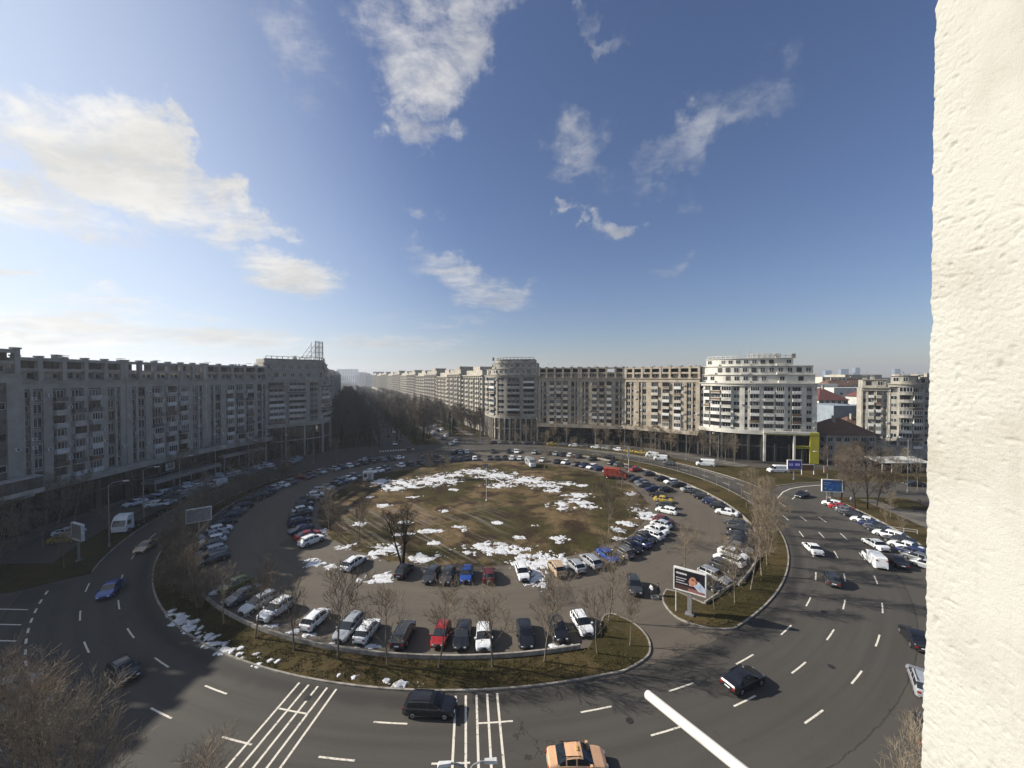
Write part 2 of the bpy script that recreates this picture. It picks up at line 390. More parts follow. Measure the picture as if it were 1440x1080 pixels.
g = MB(); g.prism((k2 + k3 + [RP(60.4, -50), RP(62, -52), RP(64.0, -57.5)]), -.005, .112); struct(g.build('verge', M_VERGE)); struct(kerbline(k2)); struct(kerbline([k2[-1]] + k3[:3], h=.2))
low = [(128, 230, 'low concrete wall along the shaded left arc of the car park'), (230, 283.5, 'low concrete wall in front of the near row of parked cars'),
       (-49.5, 30, 'low concrete wall edging the right-hand arc of the car park'), (30, 118, 'low concrete wall on the far side of the car park')]
for a0, a1, lb in low:
    g = MB(); ringbox(g, lambda a: wallr(a) + .0, lambda a: wallr(a) + .22, a0, a1, -.01, .55, 1.0)
    tag(g.build('low_wall', M_KERB), lb, 'wall')
# left outer verge, right parking apron, right lawn, far verge, traffic island
g = MB(); ringbox(g, 71.7, lambda a: 78 + 6 * max(0, (a + 143.5) * 0), 163, 216, -.005, .11, 1)
g.prism([RP(77.9, -144), RP(71.9, -144.3), (-70, 53.2), (-90, 50.5), (-120, 48), (-120, 60), RP(77.9, -150)], .0, .112)
struct(g.build('verge', M_VERGE))
g = MB(); ringbox(g, 71.5, 71.7, 163, 215.5, -.005, .15, 1); struct(g.build('kerb', M_KERB))
g = MB(); ringbox(g, 86, 104, -62, -3, -.004, .12, 2)
struct(g.build('verge', M_VERGE))
g = MB(); ringbox(g, 85.8, 86, -62, -3, -.004, .15, 2); struct(g.build('kerb', M_KERB))
g = MB(); ringbox(g, 92, 95.5, -40, -4, .1, .126, 2); g.prism([RP(95.4, -8), RP(95.4, -14), (140, 64), (140, 72)], .1, .124)
struct(g.build('path', M_PAVE))
isl = [(66.6, 98.9), (68, 101.5), (71, 104.6), (75, 106.6), (81, 108.6), (90, 109.8), (135, 108), (135, 121), (100, 124), (78, 128)] + [RP(80.5, a) for a in range(26, 76, 4)] + [RP(74.4, a) for a in range(74, 2, -4)]
g = MB(); g.prism(isl[::-1] if False else isl, -.004, .12); struct(g.build('verge', M_VERGE))
g = MB()
ie = [RP(74.2, a) for a in range(74, 2, -3)] + isl[:7]
for a, b in zip(ie, ie[1:]):
    d = Vector(b) - Vector(a)
    if d.length < .01: continue
    nrm = Vector((-d.y, d.x)).normalized() * .1
    g.add([(a[0]-nrm.x, a[1]-nrm.y, 0), (b[0]-nrm.x, b[1]-nrm.y, 0), (b[0]+nrm.x, b[1]+nrm.y, 0), (a[0]+nrm.x, a[1]+nrm.y, 0),
           (a[0]-nrm.x, a[1]-nrm.y, .16), (b[0]-nrm.x, b[1]-nrm.y, .16), (b[0]+nrm.x, b[1]+nrm.y, .16), (a[0]+nrm.x, a[1]+nrm.y, .16)],
          [(0,3,2,1),(4,5,6,7),(0,1,5,4),(1,2,6,5),(2,3,7,6),(3,0,4,7)])
struct(g.build('kerb', M_KERB))
g = MB(); ringbox(g, 80.8, 83, 76, 100, -.004, .12, 2); ringbox(g, 88, 93.2, 20, 92, -.004, .14, 2); struct(g.build('pavement', M_PAVE))
g = MB(); ringbox(g, 87.5, 93.5, 146, 216, .004, .14, 2); struct(g.build('pavement', M_PAVE))
def avsheet(t0, t1, s0, s1, z):
    g = MB(); g.prism([AV(s0, t0), AV(s0, t1), AV(s1, t1), AV(s1, t0)], -.005, z); return g
struct(avsheet(-6, 6, 78, 1500, .12).build('verge', M_VERGE))
struct(avsheet(-42, -21, 84, 1500, .12).build('verge', M_VERGE)); struct(avsheet(18, 34, 92, 1500, .12).build('verge', M_VERGE))
g = avsheet(24, 28, 92, 420, .15); struct(g.build('path', M_PAVE))
# road markings
g = MB()
def dash(r, a, L=3.0, w=.16):
    da = math.degrees(L / r) / 2; sector(g, r - w / 2, r + w / 2, a - da, a + da, .006, 1)
for r, a0, stp, lo, hi in ((67.7, -54.7, 7.75, -175, 60), (71.1, -52.1, 7.3, -140, 20), (74.75, -49.8, 6.9, -66, -14)):
    a = a0
    while a < hi: dash(r, a); a += stp
    a = a0 - stp
    while a > lo: dash(r, a); a -= stp
for i in range(11): dash(75.2, -141 + i * 2.1, 1.3, .2)
for k_ in range(3):
    a = RP(76 + k_ * .0, -137.5 + k_ * 3.2); g.add([(a[0], a[1], .006), (a[0], a[1] + .18, .006), (a[0] - 26, a[1] + 1.0, .006), (a[0] - 26, a[1] + .82, .006)], [(0, 3, 2, 1)])
def stripe(p, q, w=.2):
    p, q = Vector(p), Vector(q); d = (q - p).normalized(); nn = Vector((-d.y, d.x)) * w / 2
    g.add([(*(p - nn), .009), (*(q - nn), .009), (*(q + nn), .009), (*(p + nn), .009)], [(0, 1, 2, 3)])
for tx in ((421, 960, 318, 1080), (434, 963, 337, 1080), (447, 965, 356, 1080), (460, 967, 375, 1080), (473, 969, 394, 1080)):
    p, q = Vector(G(*tx[:2])), Vector(G(*tx[2:])); stripe(p, p + (q - p).normalized() * 13.5)
for tx in ((641, 978, 636, 1080), (655, 978, 655, 1080), (670, 977, 673, 1080), (685, 976, 691, 1080), (699, 975, 709, 1080)):
    p, q = Vector(G(*tx[:2])), Vector(G(*tx[2:])); stripe(p, p + (q - p).normalized() * 13.5)
# solid edge lines of the exit to the right
ln = [G(1093, 701), G(1101, 692), G(1112, 687), G(1130, 684), G(1150, 682.5), G(1180, 682)]
for a, b in zip(ln, ln[1:]): stripe(a, b, .25)
ln = [G(1114, 702), G(1122, 695), G(1135, 690)]
for a, b in zip(ln, ln[1:]): stripe(a, b, .22)
ring_l = [RP(72.6, a) for a in range(10, 60, 3)]
for a, b in zip(ring_l, ring_l[1:]): stripe(a, b, .15)
for i in range(14):
    p = AV(68, -18 + i * 1.0 - 3); q = AV(71, -18 + i * 1.0 - 3); stripe(p, q, .5)
struct(g.build('road_marking', M_PAINT))
# snow patches
SN = [(700,774,50,8,-6),(765,790,46,15,0),(757,812,17,15,0),(680,768,25,5,-10),(540,775,26,9,0),(595,787,24,9,0),(440,792,20,5,14),(468,797,12,4,14),(532,812,22,9,14),(447,750,13,6,0),
 (615,676,30,8,0),(575,681,45,6,0),(535,678,14,5,0),(555,688,20,4,0),(672,664,26,4,0),(700,670,30,5,-8),(740,677,32,6,-8),(768,684,26,4,-6),(706,684,24,3.5,0),(640,668,18,4,0),
 (797,681,12,3,0),(812,698,22,3.5,0),(789,713,16,6,0),(814,707,16,5,-5),(828,714,15,4,0),(905,722,14,9,0),(885,738,14,4,0),(870,745,13,4,0),(888,695,10,3,0),(870,757,8,3,0),(820,684,8,2,0),(775,692,12,2.5,0),
 (505,738,12,3,0),(600,748,18,3,0),(570,736,14,2.5,0),(655,748,8,2.5,0),(730,757,9,2.5,0),(786,759,14,4.5,0),(648,742,10,2,0),(538,712,14,2.5,0),(560,752,12,3,0),(486,768,16,4,0),(582,700,10,2,0),(520,700,10,2,0),(625,721,7,2,0),(640,690,9,2,0),
 (752,741,7,2,0),(700,737,8,2,0),(610,765,9,3,0),(575,752,10,2,0)]
SE = []
for (px, py, a, b, rot) in SN:
    c = G(px, py); p = G(px + a, py); q = G(px, py - b)
    SE.append((c[0], c[1], math.hypot(p[0] - c[0], p[1] - c[1]), abs(q[1] - c[1]), rot))
def snowfield(E, zf, thr=.62, cell=.17, hgt=.045, seed=0):
    g = MB(); done = set(); zc = {}
    def fld(i, j):
        if (i, j) in zc: return zc[(i, j)]
        x, y = i * cell, j * cell; m = 0
        for cx, cy, a, b, rot in E:
            dx, dy = x - cx, y - cy
            if abs(dx) > a * 1.5 or abs(dy) > b * 1.8 + 1: continue
            d = math.hypot(dx / (a * 1.15), dy / (b * 1.15)); m = max(m, 1.25 - d)
        if m > 0: m += noise.fractal(Vector((x * .45, y * .40, seed)), .45, 2.2, 5) * .85 + noise.noise(Vector((x * 1.5, y * 1.1, 3))) * .42 + noise.noise(Vector((x * 4.2, y * 3.2, 5))) * .16
        zc[(i, j)] = m; return m
    for cx, cy, a, b, rot in E:
        for i in range(int((cx - a * 1.4) / cell), int((cx + a * 1.4) / cell) + 1):
            for j in range(int((cy - b * 1.5) / cell), int((cy + b * 1.5) / cell) + 1):
                if (i, j) in done: continue
                done.add((i, j))
                vs = [fld(i, j), fld(i + 1, j), fld(i + 1, j + 1), fld(i, j + 1)]
                if max(vs) > thr:
                    P = []
                    for (ii, jj), v in zip(((i, j), (i + 1, j), (i + 1, j + 1), (i, j + 1)), vs):
                        P.append((ii * cell, jj * cell, zf(ii * cell, jj * cell) + (min(hgt, (v - thr) * .35) if v > thr else -.05)))
                    g.quad(*P)
    return g
def lawnz(x, y):
    r = polar(x, y)[0]
    if r > 39.8: return .012
    return .36 - .0045 * r if r < 20 else (.27 - (r - 20) * .0081 if r < 37.2 else .13 - (r - 37.2) * .043)
tag(snowfield(SE, lawnz, .62).build('snow', M_SNOW, smooth=True), 'melting white snow patches scattered over the muddy lawn', 'snow', kind='stuff')
SE = []
for i in range(27):
    aa = -125.5 + i * .72; x_, y_ = RP(63.5 + .5 * math.sin(i * 1.9), aa); k_ = 1.15 if aa < -112 else .7
    SE.append((x_, y_, .75 * k_, .55 * k_, 0))
for (px, py, a, b) in ((568,962,24,5),(545,959,8,3),(478,950,6,3),(497,953,6,2),(790,911,17,3.5)):
    c = G(px, py); p = G(px + a, py); q = G(px, py - b); SE.append((c[0], c[1], p[0] - c[0], max(.35, q[1] - c[1]), 0))
tag(snowfield(SE, lambda x, y: .13 if polar(x, y)[0] < 64.2 else .01, .66, .11, .07, 5).build('snow', M_SNOW, smooth=True), 'ragged old snow piled along the near kerb of the ring road', 'snow', kind='stuff')
SE = []
for px, py, a, b in ((300,836,10,5),(318,850,10,5),(345,868,12,4),(375,884,12,4),(405,893,12,4),(432,897,14,4),(470,909,14,3),(520,914,14,3),(500,916,10,3)):
    c = G(px, py); p = G(px + a, py); q = G(px, py - b); SE.append((c[0], c[1] + .5, p[0] - c[0], max(.35, q[1] - c[1]), 0))
tag(snowfield(SE, lambda x, y: .012, .62, .14, .1, 9).build('snow', M_SNOW, smooth=True), 'dirty snow lying behind the low wall under parked car noses', 'snow', kind='stuff')

# short winter grass on the planted strips
rnd = random.Random(12); g = MB()
def tufts(n, a0, a1, r0, r1, zz, hh):
    for _ in range(n):
        x_, y_ = RP(rnd.uniform(r0, r1), rnd.uniform(a0, a1)); 
        if noise.noise(Vector((x_ * .8, y_ * .8, 4))) < -.05: continue
        for q in range(3):
            th = rnd.uniform(0, 6.28); w = rnd.uniform(.015, .04); h = hh * rnd.uniform(.5, 1.3); dx, dy = math.cos(th), math.sin(th); ox, oy = rnd.uniform(-.06, .06), rnd.uniform(-.06, .06)
            g.add([(x_ + ox - dx * w, y_ + oy - dy * w, zz), (x_ + ox + dx * w, y_ + oy + dy * w, zz), (x_ + ox - dy * h * .5, y_ + oy + dx * h * .5, zz + h)], [(0, 1, 2)], rnd.choice((0, 0, 1)))
tufts(9000, 232, 288, 60.4, 64, .1, .13); tufts(3500, -60, -10, 60.3, 64, .1, .13); tufts(2600, 212, 300, 33, 39, .12, .14)
tag(g.build('grass', [mat('grass_tuft_green', (.05, .05, .016), 1, .05), mat('grass_tuft_straw', (.15, .115, .055), 1, .05)]), 'short straw-coloured winter grass growing on the planted strips', 'grass', kind='stuff')
# ------------------------------------------------------------------ buildings
class Path:
    def __init__(s, pts, face=(0, 0), curved=False, step=1.6):
        pts = [Vector(p) for p in pts]
        if curved:
            q = []
            ext = [pts[0] * 2 - pts[1]] + pts + [pts[-1] * 2 - pts[-2]]
            for i in range(1, len(ext) - 2):
                for k in range(8):
                    t = k / 8; a, b, c, d = ext[i-1], ext[i], ext[i+1], ext[i+2]
                    q.append(.5 * ((2*b) + (c-a)*t + (2*a-5*b+4*c-d)*t*t + (3*b-a-3*c+d)*t**3))
            pts = q + [pts[-1]]
        s.p = pts; s.L = [0]
        for a, b in zip(pts, pts[1:]): s.L.append(s.L[-1] + (b - a).length)
        s.len = s.L[-1]; s.step = step if len(pts) > 2 else None
        mid = pts[len(pts) // 2]; d = pts[-1] - pts[0]; nn = Vector((d.y, -d.x))
        s.sg = 1 if nn.dot(Vector(face) - mid) > 0 else -1
        s.nv = []
        for i in range(len(pts)):
            d = pts[min(i + 1, len(pts) - 1)] - pts[max(i - 1, 0)]; d.normalize()
            s.nv.append(Vector((d.y, -d.x)) * s.sg)
    def __call__(s, u, v, z):
        i = 0
        while i < len(s.L) - 2 and u > s.L[i + 1]: i += 1
        t = (u - s.L[i]) / (s.L[i + 1] - s.L[i]); p = s.p[i].lerp(s.p[i + 1], t)
        n = s.nv[i].lerp(s.nv[i + 1], min(1, max(0, t))).normalized()
        return (p.x + n.x * v, p.y + n.y * v, z)

LAY = {
 'std': [('p',1.6),('n',1.0),('p',.7),('l',2.0),('p',2.0),('b',3.1),('q',1.2),('b',3.1),('q',1.2),('b',3.1),('p',2.0),('l',2.0),('p',.7),('n',1.0),('p',1.6)],
 'R3':  [('p',.8),('l',2.2),('q',.5),('n',1.1),('p',2.6),('n',1.0),('q',.5),('l',2.0),('p',2.4),('b',3.2),('q',1.8),('b',3.2),('q',1.8),('b',3.2),('p',2.2),('l',2.0),('q',.5),('n',1.2),('p',1.6)],
 'white': [('n',1.2),('q',.7),('c',2.4),('q',.6),('c',3.4),('q',.6),('c',3.2),('q',.7),('w',2.2),('p',1.6),('n',1.1),('q',.6),('b',3.2),('p',1.3),('b',3.6),('q',.3),('b',3.0),('p',1.2),('n',.9),('q',.3),('b',3.2),('p',1.6),('w',1.8),('p',1.6)],
 'tower': [('p',.9),('c',3.2),('p',.9),('c',3.6),('p',.9),('w',2.0),('p',.9),('c',3.4),('p',.9),('c',3.0),('p',.9)],
 'plain': [('p',.8),('w',1.8),('p',1.0),('b',3.0),('q',.8),('b',3.0),('p',1.0),('w',1.8),('p',.8)],
 'round': [('q',.5),('w',1.7),('q',.5),('c',2.6),('q',.4),('c',2.6),('q',.5),('w',1.7),('q',.5)],
}
def window(P, u0, u1, z0, z1, n, v, root, rnd, name='window', fr=None, depth=.05):
    g = MB(); w = .07
    fr = fr or (M_BRNFR if rnd.random() < .3 else M_WHITEFR)
    g.pbox(P, u0, u1, v, v + .02, z0, z1, 1)
    g.pbox(P, u0, u1, v + .02, v + depth + .02, z0, z0 + w); g.pbox(P, u0, u1, v + .02, v + depth + .02, z1 - w, z1)
    for i in range(n + 1):
        c = u0 + (u1 - u0) * i / n; h = w / 2
        g.pbox(P, c - h, c + h, v + .022, v + depth + .03, z0 + w, z1 - w)
    return g.build(name, [fr, M_GLASS2 if rnd.random() < .3 else M_GLASS], root)

def facade(root, wall, P, u0, u1, lay, zb, nf, fh, rnd, M, relief=.35, dens=1.0, topwin=True, ac=.25):
    L = LAY[lay]; k = (u1 - u0) / sum(w for _, w in L); u = u0; cols = []
    for kind, w in L:
        w *= k; cols.append((kind, u, u + w)); u += w
    zt = zb + nf * fh
    accs = 0
    for kind, a, b in cols:
        if kind == 'p': wall.pbox(P, a, b, 0, relief, zb, zt)
        elif kind == 'q': wall.pbox(P, a, b, 0, relief * .7, zb, zt)
        if kind in 'pq' and ac:
            for f in range(nf):
                if rnd.random() < ac and accs < 24:
                    accs += 1; g = MB(); c = (a + b) / 2 + rnd.uniform(-.1, .1) * (b - a); z = zb + f * fh + rnd.uniform(.5, 1.8)
                    vv = relief * (1 if kind == 'p' else .7)
                    g.pbox(P, c - .42, c + .42, vv + .06, vv + .38, z, z + .6); g.pbox(P, c - .1, c + .25, vv + .38, vv + .4, z + .1, z + .5, 1)
                    g.pbox(P, c - .3, c + .3, vv - .01, vv + .06, z + .1, z + .2, 1)
                    g.build('air_conditioner', [M_AC, M_DARKM], root)
        if kind in 'pq': continue
        wall.pbox(P, a, b, .0, .006, zb, zt, 2)  # bay back plane: darker panel colour, with recess shade painted in
        for f in range(nf):
            z = zb + f * fh; c = (a + b) / 2; w = b - a
            if kind == 'n':
                window(P, a + .08, b - .08, z + .95, z + 2.25, 1, .01, root, rnd)
            elif kind == 'w':
                window(P, a + .12, b - .12, z + .9, z + 2.3, 2, .01, root, rnd)
            elif kind == 'l':
                window(P, a + .1, b - .1, z + .5, z + 2.4, 2, .01, root, rnd)
                wall.pbox(P, a, b, -.02, .12, z - .12, z + .18)
            elif kind in 'bc':
                pj = .95 if kind == 'b' else 1.15
                e = .12 if kind == 'b' else -.02
                glazed = rnd.random() < .33
                g = MB()
                pm = rnd.choice((0, 0, 0, 0, 1, 1, 2, 2, 3))
                g.pbox(P, a + e, b - e, .015, pj, z - .12, z + .06, 0)
                g.pbox(P, a + e, b - e, pj - .1, pj, z + .06, z + 1.0, pm)
                g.pbox(P, a + e, a + e + .1, .015, pj - .1, z + .06, z + 1.0, pm); g.pbox(P, b - e - .1, b - e, .015, pj - .1, z + .06, z + 1.0, pm)
                if kind == 'c': g.pbox(P, a + e, b - e, pj, pj + .05, z + .86, z + 1.0, 0)
                bo = g.build('balcony', [M['bal'], M['bal2'], M_AC, M_CLAD], root)
                if glazed:
                    window(P, a + e + .02, b - e - .02, z + 1.0, z + fh - .14, 4, pj - .1, root, rnd, 'glazed_screen')
                    for q0 in (a + e + .02, b - e - .06):
                        gg = MB(); gg.pbox(P, q0, q0 + .04, .02, pj - .1, z + 1.0, z + fh - .14); gg.build('glazed_side', M_WHITEFR, root)
                else:
                    m = .25
                    window(P, a + m, b - m, z + (.9 if rnd.random() < .5 else .2), z + 2.35, 3, .01, root, rnd)
    return cols

M_AC = mat('air_conditioner_white', (.62, .61, .58), .5, var=.25, scale=2)
M_COLD = mat('eave_shade_column', (.07, .066, .06), .8, var=.4, scale=.8)  # columns coloured dark to carry the shadow under the podium eave
M_CLAD = mat('brown_cladding', (.16, .11, .075), .8, var=.3, scale=1)
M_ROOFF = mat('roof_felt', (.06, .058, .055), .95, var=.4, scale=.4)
def palette(n, wall, bal, bal2, d=.42):
    return dict(wall=mat('facade_' + n, wall, .9, .2, col2=tuple(x * (1 - d) for x in wall), scale=.45, bump=.25, bscale=4, lo=.3, hi=.75),
                bal=mat('balcony_' + n, bal, .85, .2, var=.35, scale=.8), bal2=mat('panel_' + n, bal2, .8, .2, var=.3, scale=.8))
PL = palette('grey', (.36, .335, .29), (.47, .44, .39), (.15, .14, .125), .3)
PR = palette('brown', (.40, .34, .26), (.48, .43, .35), (.23, .19, .14))
PW = palette('white', (.58, .55, .48), (.66, .63, .57), (.46, .44, .39), .3)
PG = palette('greige', (.33, .30, .255), (.38, .35, .31), (.25, .22, .19))
PE = palette('east', (.38, .35, .29), (.44, .41, .35), (.3, .28, .24))

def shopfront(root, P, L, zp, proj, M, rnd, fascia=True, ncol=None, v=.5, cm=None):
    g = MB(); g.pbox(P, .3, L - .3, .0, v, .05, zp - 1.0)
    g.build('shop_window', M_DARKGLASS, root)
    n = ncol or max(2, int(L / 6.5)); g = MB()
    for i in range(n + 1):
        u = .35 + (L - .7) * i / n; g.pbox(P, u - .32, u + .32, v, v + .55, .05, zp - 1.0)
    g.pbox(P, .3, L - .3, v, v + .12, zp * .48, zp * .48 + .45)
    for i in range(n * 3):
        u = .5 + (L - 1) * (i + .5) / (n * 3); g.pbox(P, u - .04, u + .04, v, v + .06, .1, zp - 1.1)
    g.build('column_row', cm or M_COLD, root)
    g = MB(); g.pbox(P, 0, L, .02, proj, zp - 1.0, zp - .02); g.pbox(P, 0, L, proj - .25, proj, zp - .02, zp + .45)
    g.build('podium_eave', M['wall'], root)

def colonnade(root, wall, P, L, zc, rnd, M, openp=.15, bay=4.0, small=True):
    wall.pbox(P, -.15, L + .15, -.1, .75, zc, zc + .28)
    wall.pbox(P, 0, L, -13, -1.3, zc, zc + 2.1)
    n = max(2, round(L / bay)); w = L / n
    if small:
        for i in range(n):
            for j in range(3):
                c = (i + (j + .5) / 3) * w
                if rnd.random() < .85: window(P, c - .42, c + .42, zc + .75, zc + 1.85, 1, -1.29, root, rnd, 'attic_window')
    for i in range(n + 1):
        u = min(max(i * w, .45), L - .45)
        wall.pbox(P, u - .42, u + .42, -.75, .05, zc + .28, zc + 4.98)
        wall.pbox(P, u - .58, u + .58, -.85, .16, zc + 4.98, zc + 5.3)
    for i in range(n):
        a, b = max(i * w, .03) + .42, min((i + 1) * w, L - .03) - .42
        wall.pbox(P, a, b, -.7, -.05, zc + 4.25, zc + 4.9)
        wall.pbox(P, a, b, -.65, -.12, zc + 2.12, zc + 2.75)
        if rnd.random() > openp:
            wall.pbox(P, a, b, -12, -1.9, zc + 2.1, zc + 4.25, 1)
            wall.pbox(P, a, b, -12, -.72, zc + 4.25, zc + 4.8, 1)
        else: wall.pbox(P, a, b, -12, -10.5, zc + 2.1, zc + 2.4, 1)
def clutter(root, P, L, z, rnd, n=6):
    for i in range(n):
        u = rnd.uniform(1, L - 1); v = rnd.uniform(-9, -3); k = rnd.random()
        g = MB()
        if k < .4:
            p = P(u, v, z); h = rnd.uniform(1, 3.2); g.tube(p, (p[0], p[1], z + h), .035, .03, 5); g.tube((p[0] - .5, p[1], z + h * .9), (p[0] + .5, p[1], z + h * .9), .02, .02, 4)
            g.build('antenna', M_METAL, root)
        elif k < .7:
            g.pbox(P, u - .6, u + .6, v - .5, v + .5, z - .05, z + rnd.uniform(.6, 1.5)); g.pbox(P, u - .7, u + .7, v - .6, v + .6, z + 1.5, z + 1.6)
            g.build('chimney', PG['wall'], root)
        else:
            p = Vector(P(u, v, z)); g.tube(p, p + Vector((0, 0, .9)), .04, .04, 5)
            c = p + Vector((0, 0, 1.0)); d = Vector((.3, -.9, .35)).normalized(); g.tube(c, c + d * .12, .15, .42, 12)
            g.build('satellite_dish', M_AC, root)

def row_block(pts, lay, zp, zc, M, label, seed, curved=False, face=(0, 90), depth=14, proj=2.2, openp=.15, nf=7, shop=True, attic=True, ac=.22, group=None):
    rnd = random.Random(seed); P = Path(pts, face, curved); L = P.len
    m = P(L / 2, 0, 0); root = empty('apartment_building', (m[0], m[1], 0), label, 'apartment building', group, world=True)
    wall = MB(); wall.pbox(P, 0, L, -depth, 0, 0, zc)
    fh = (zc - 1.4 - zp - .3) / nf
    facade(root, wall, P, 0, L, lay, zp + .3, nf, fh, rnd, M, ac=ac)
    wall.pbox(P, 0, L, 0, .4, zc - 1.4, zc)
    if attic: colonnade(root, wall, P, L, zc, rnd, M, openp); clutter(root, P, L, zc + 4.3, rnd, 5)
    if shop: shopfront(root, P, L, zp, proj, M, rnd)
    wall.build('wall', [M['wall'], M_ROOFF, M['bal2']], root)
    return root, P, rnd

# left row, in shade, from the near end to the boulevard corner
rB, P, rnd = row_block([(-92.4, 34), (-93.2, 73.0)], 'std', 8.4, 30.4, PL, 'grey apartment block at the left edge of the picture, standing proud of its neighbour', 11, ac=.2)
g = MB(); g.pbox(P, P.len - 8, P.len - .4, 2.2, 4.4, 8.5, 11.6); o = g.build('sunroom', PL['bal'], rB)
window(P, P.len - 7.8, P.len - .6, 9.3, 11.4, 7, 4.41, rB, rnd)
row_block([(-95, 73.4), (-95.6, 94.8)], 'std', 8.3, 29.1, PL, 'grey shaded apartment block, second from the left edge, with closed dark attic openings', 12, openp=.1)
row_block([(-95.6, 95), (-94.2, 118)], 'std', 8.3, 29.1, PL, 'grey shaded apartment block in the middle of the left row, above the long canopy', 13, openp=.25)
r3, P3, _ = row_block([(-94.2, 118.2), (-88.6, 139.4)], 'std', 8.3, 29.1, PL, 'grey shaded apartment block next to the corner block with the rooftop frame', 14, openp=.3)

def tower_block(pts, label, M, seed, zp, zc, ztop, lay='tower', face=(0, 60), depth=16, nf=7, steps=None, shop=True, ac=.15, proj=.8, ncol=None, crown=True):
    rnd = random.Random(seed); P = Path(pts, face, True, 1.2); L = P.len; m = P(L / 2, 0, 0)
    root = empty('apartment_building', (m[0], m[1], 0), label, 'apartment building', None, world=True)
    wall = MB()
    # solid core following the plan, wedge towards the inside
    wall.pbox(P, 0, L, -depth * .5, 0, 0, zc)
    fh = (zc - .9 - zp - .3) / nf
    facade(root, wall, P, 0, L, lay, zp + .3, nf, fh, rnd, M, ac=ac)
    wall.pbox(P, 0, L, 0, .7, zc - .9, zc)
    wall.pbox(P, -.1, L + .1, .0, 1.1, zc, zc + .3)
    # stepped upper storeys
    z = zc + .3; v = -.9
    steps = steps or [(2.8, -.7, .4, .4)]
    for h, v, ia, ib in steps:
        a, b = ia, L - ib
        wall.pbox(P, a, b, -depth * .5, v, z, z + h)
        n = max(1, int((b - a) / 2.7))
        for i in range(n):
            c = a + (b - a) * (i + .5) / n
            if rnd.random() < .85: window(P, c - .75, c + .75, z + .8, z + h - .5, 2, v + .01, root, rnd)
            if i % 4 == 1: wall.pbox(P, c - 1.35, c + 1.35, v, v + .7, z + .0, z + .75)
        wall.pbox(P, a - .15, b + .15, v - .4, v + .35, z + h - .02, z + h + .16)
        z += h + .16
    ca, cb = steps[-1][2] + .6, L - steps[-1][3] - .6
    if crown:
        n = int((cb - ca) / 1.8)
        for i in range(n + 1):
            u = ca + (cb - ca) * i / n; wall.pbox(P, u - .1, u + .1, v - .2, v + .1, z, z + .8)
        wall.pbox(P, ca, cb, v - .3, v + .15, z + .8, z + .95)
    clutter(root, P, L, z, rnd, 4)
    if shop: shopfront(root, P, L, zp, proj, M, rnd, ncol=ncol, cm=M['wall'] if lay == 'tower' else None)
    wall.build('wall', [M['wall'], M_ROOFF, M['bal2']], root)
    return root, P, z, rnd

rc, Pc, ztp, rnd = tower_block([(-89.4, 138.2), (-83.6, 146.5), (-77.5, 153), (-77, 160), (-80, 168)], 'grey stepped corner block at the boulevard with a billboard frame on its roof', PL, 21, 12.5, 29.1, 36.6, face=(0, 60), steps=[(2.9, -.3, .3, .3), (2.9, -.5, .3, 1.5), (1.4, -1.4, 1, 4)])
# rooftop lattice that carried a billboard
bf = empty('rooftop_lattice', (*Pc(17, -6, 0)[:2], ztp), 'triangular steel lattice frame standing on the roof of the left corner block', 'billboard frame', world=True)
g = MB(); b0 = Vector(Pc(17, -6, ztp + .12)); ex = Vector((.97, .1, 0)); ey = Vector((.1, .99, 0))
for yy in (0, 2.5, 5):
    q = b0 + ey * yy
    g.tube(q + ex * 3.8, q + ex * 3.8 + Vector((0, 0, 7.6)), .13, .13, 5); g.tube(q + ex * 2.2, q + ex * 2.2 + Vector((0, 0, 7.2)), .1, .1, 5)
    g.tube(q - ex * 2.6, q + ex * 2.2 + Vector((0, 0, 6.4)), .13, .13, 5); g.tube(q - ex * 2.6, q + ex * 3.8, .1, .1, 5)
    for t in (.25, .5, .75):
        g.tube(q + ex * (-2.6 + 4.8 * t) + Vector((0, 0, 6.4 * t)), q + ex * 2.2 + Vector((0, 0, 6.4 * t)), .07, .07, 4)
        g.tube(q + ex * 2.2 + Vector((0, 0, 6.4 * t)), q + ex * 3.8 + Vector((0, 0, 6.4 * t + 1.2)), .06, .06, 4)
for z in (1, 3, 5, 7): g.tube(b0 + ex * 3.8 + Vector((0, 0, z)), b0 + ex * 3.8 + ey * 5 + Vector((0, 0, z)), .09, .09, 5)
g.build('lattice', M_METAL, bf)
g = MB()
for i in range(9): g.tube(b0 + ex * 4.0 + ey * (i * .62) + Vector((0, 0, .9)), b0 + ex * 4.0 + ey * (i * .62) + Vector((0, 0, 7.7)), .06, .06, 4)
for i in range(4): g.tube(b0 + ex * 4.05 + Vector((0, 0, 1 + i * 2.2)), b0 + ex * 4.05 + ey * 5 + Vector((0, 0, 1 + i * 2.2)), .08, .08, 4)
g.build('panel_grid', M_METAL, bf)

# left street furniture against the podium: canopies, box sign
P2 = Path([(-95.6, 95), (-94.2, 118)], (0, 90))
def canopy(P, u0, u1, z, pr, label, name='canopy'):
    m = P((u0 + u1) / 2, 0, 0); r = empty(name, (m[0], m[1], 0), label, 'canopy', world=True)
    g = MB(); g.pbox(P, u0, u1, 2.6, 2.6 + pr, z, z + .5); g.pbox(P, u0 + .4, u1 - .4, 2.9, 2.3 + pr, z + .5, z + .9); g.build('roof', M_METAL, r)
    n = int((u1 - u0) / 5) + 1
    for i in range(n):
        u = u0 + .5 + (u1 - u0 - 1) * i / (n - 1); g = MB(); g.pbox(P, u - .12, u + .12, 2.3 + pr, 2.5 + pr, .14, z); g.build('post', M_METAL, r)
    g = MB(); g.pbox(P, u0 + .3, u1 - .3, 2.62, 2.66, .2, z - .1); g.build('glass_front', M_DARKGLASS, r)
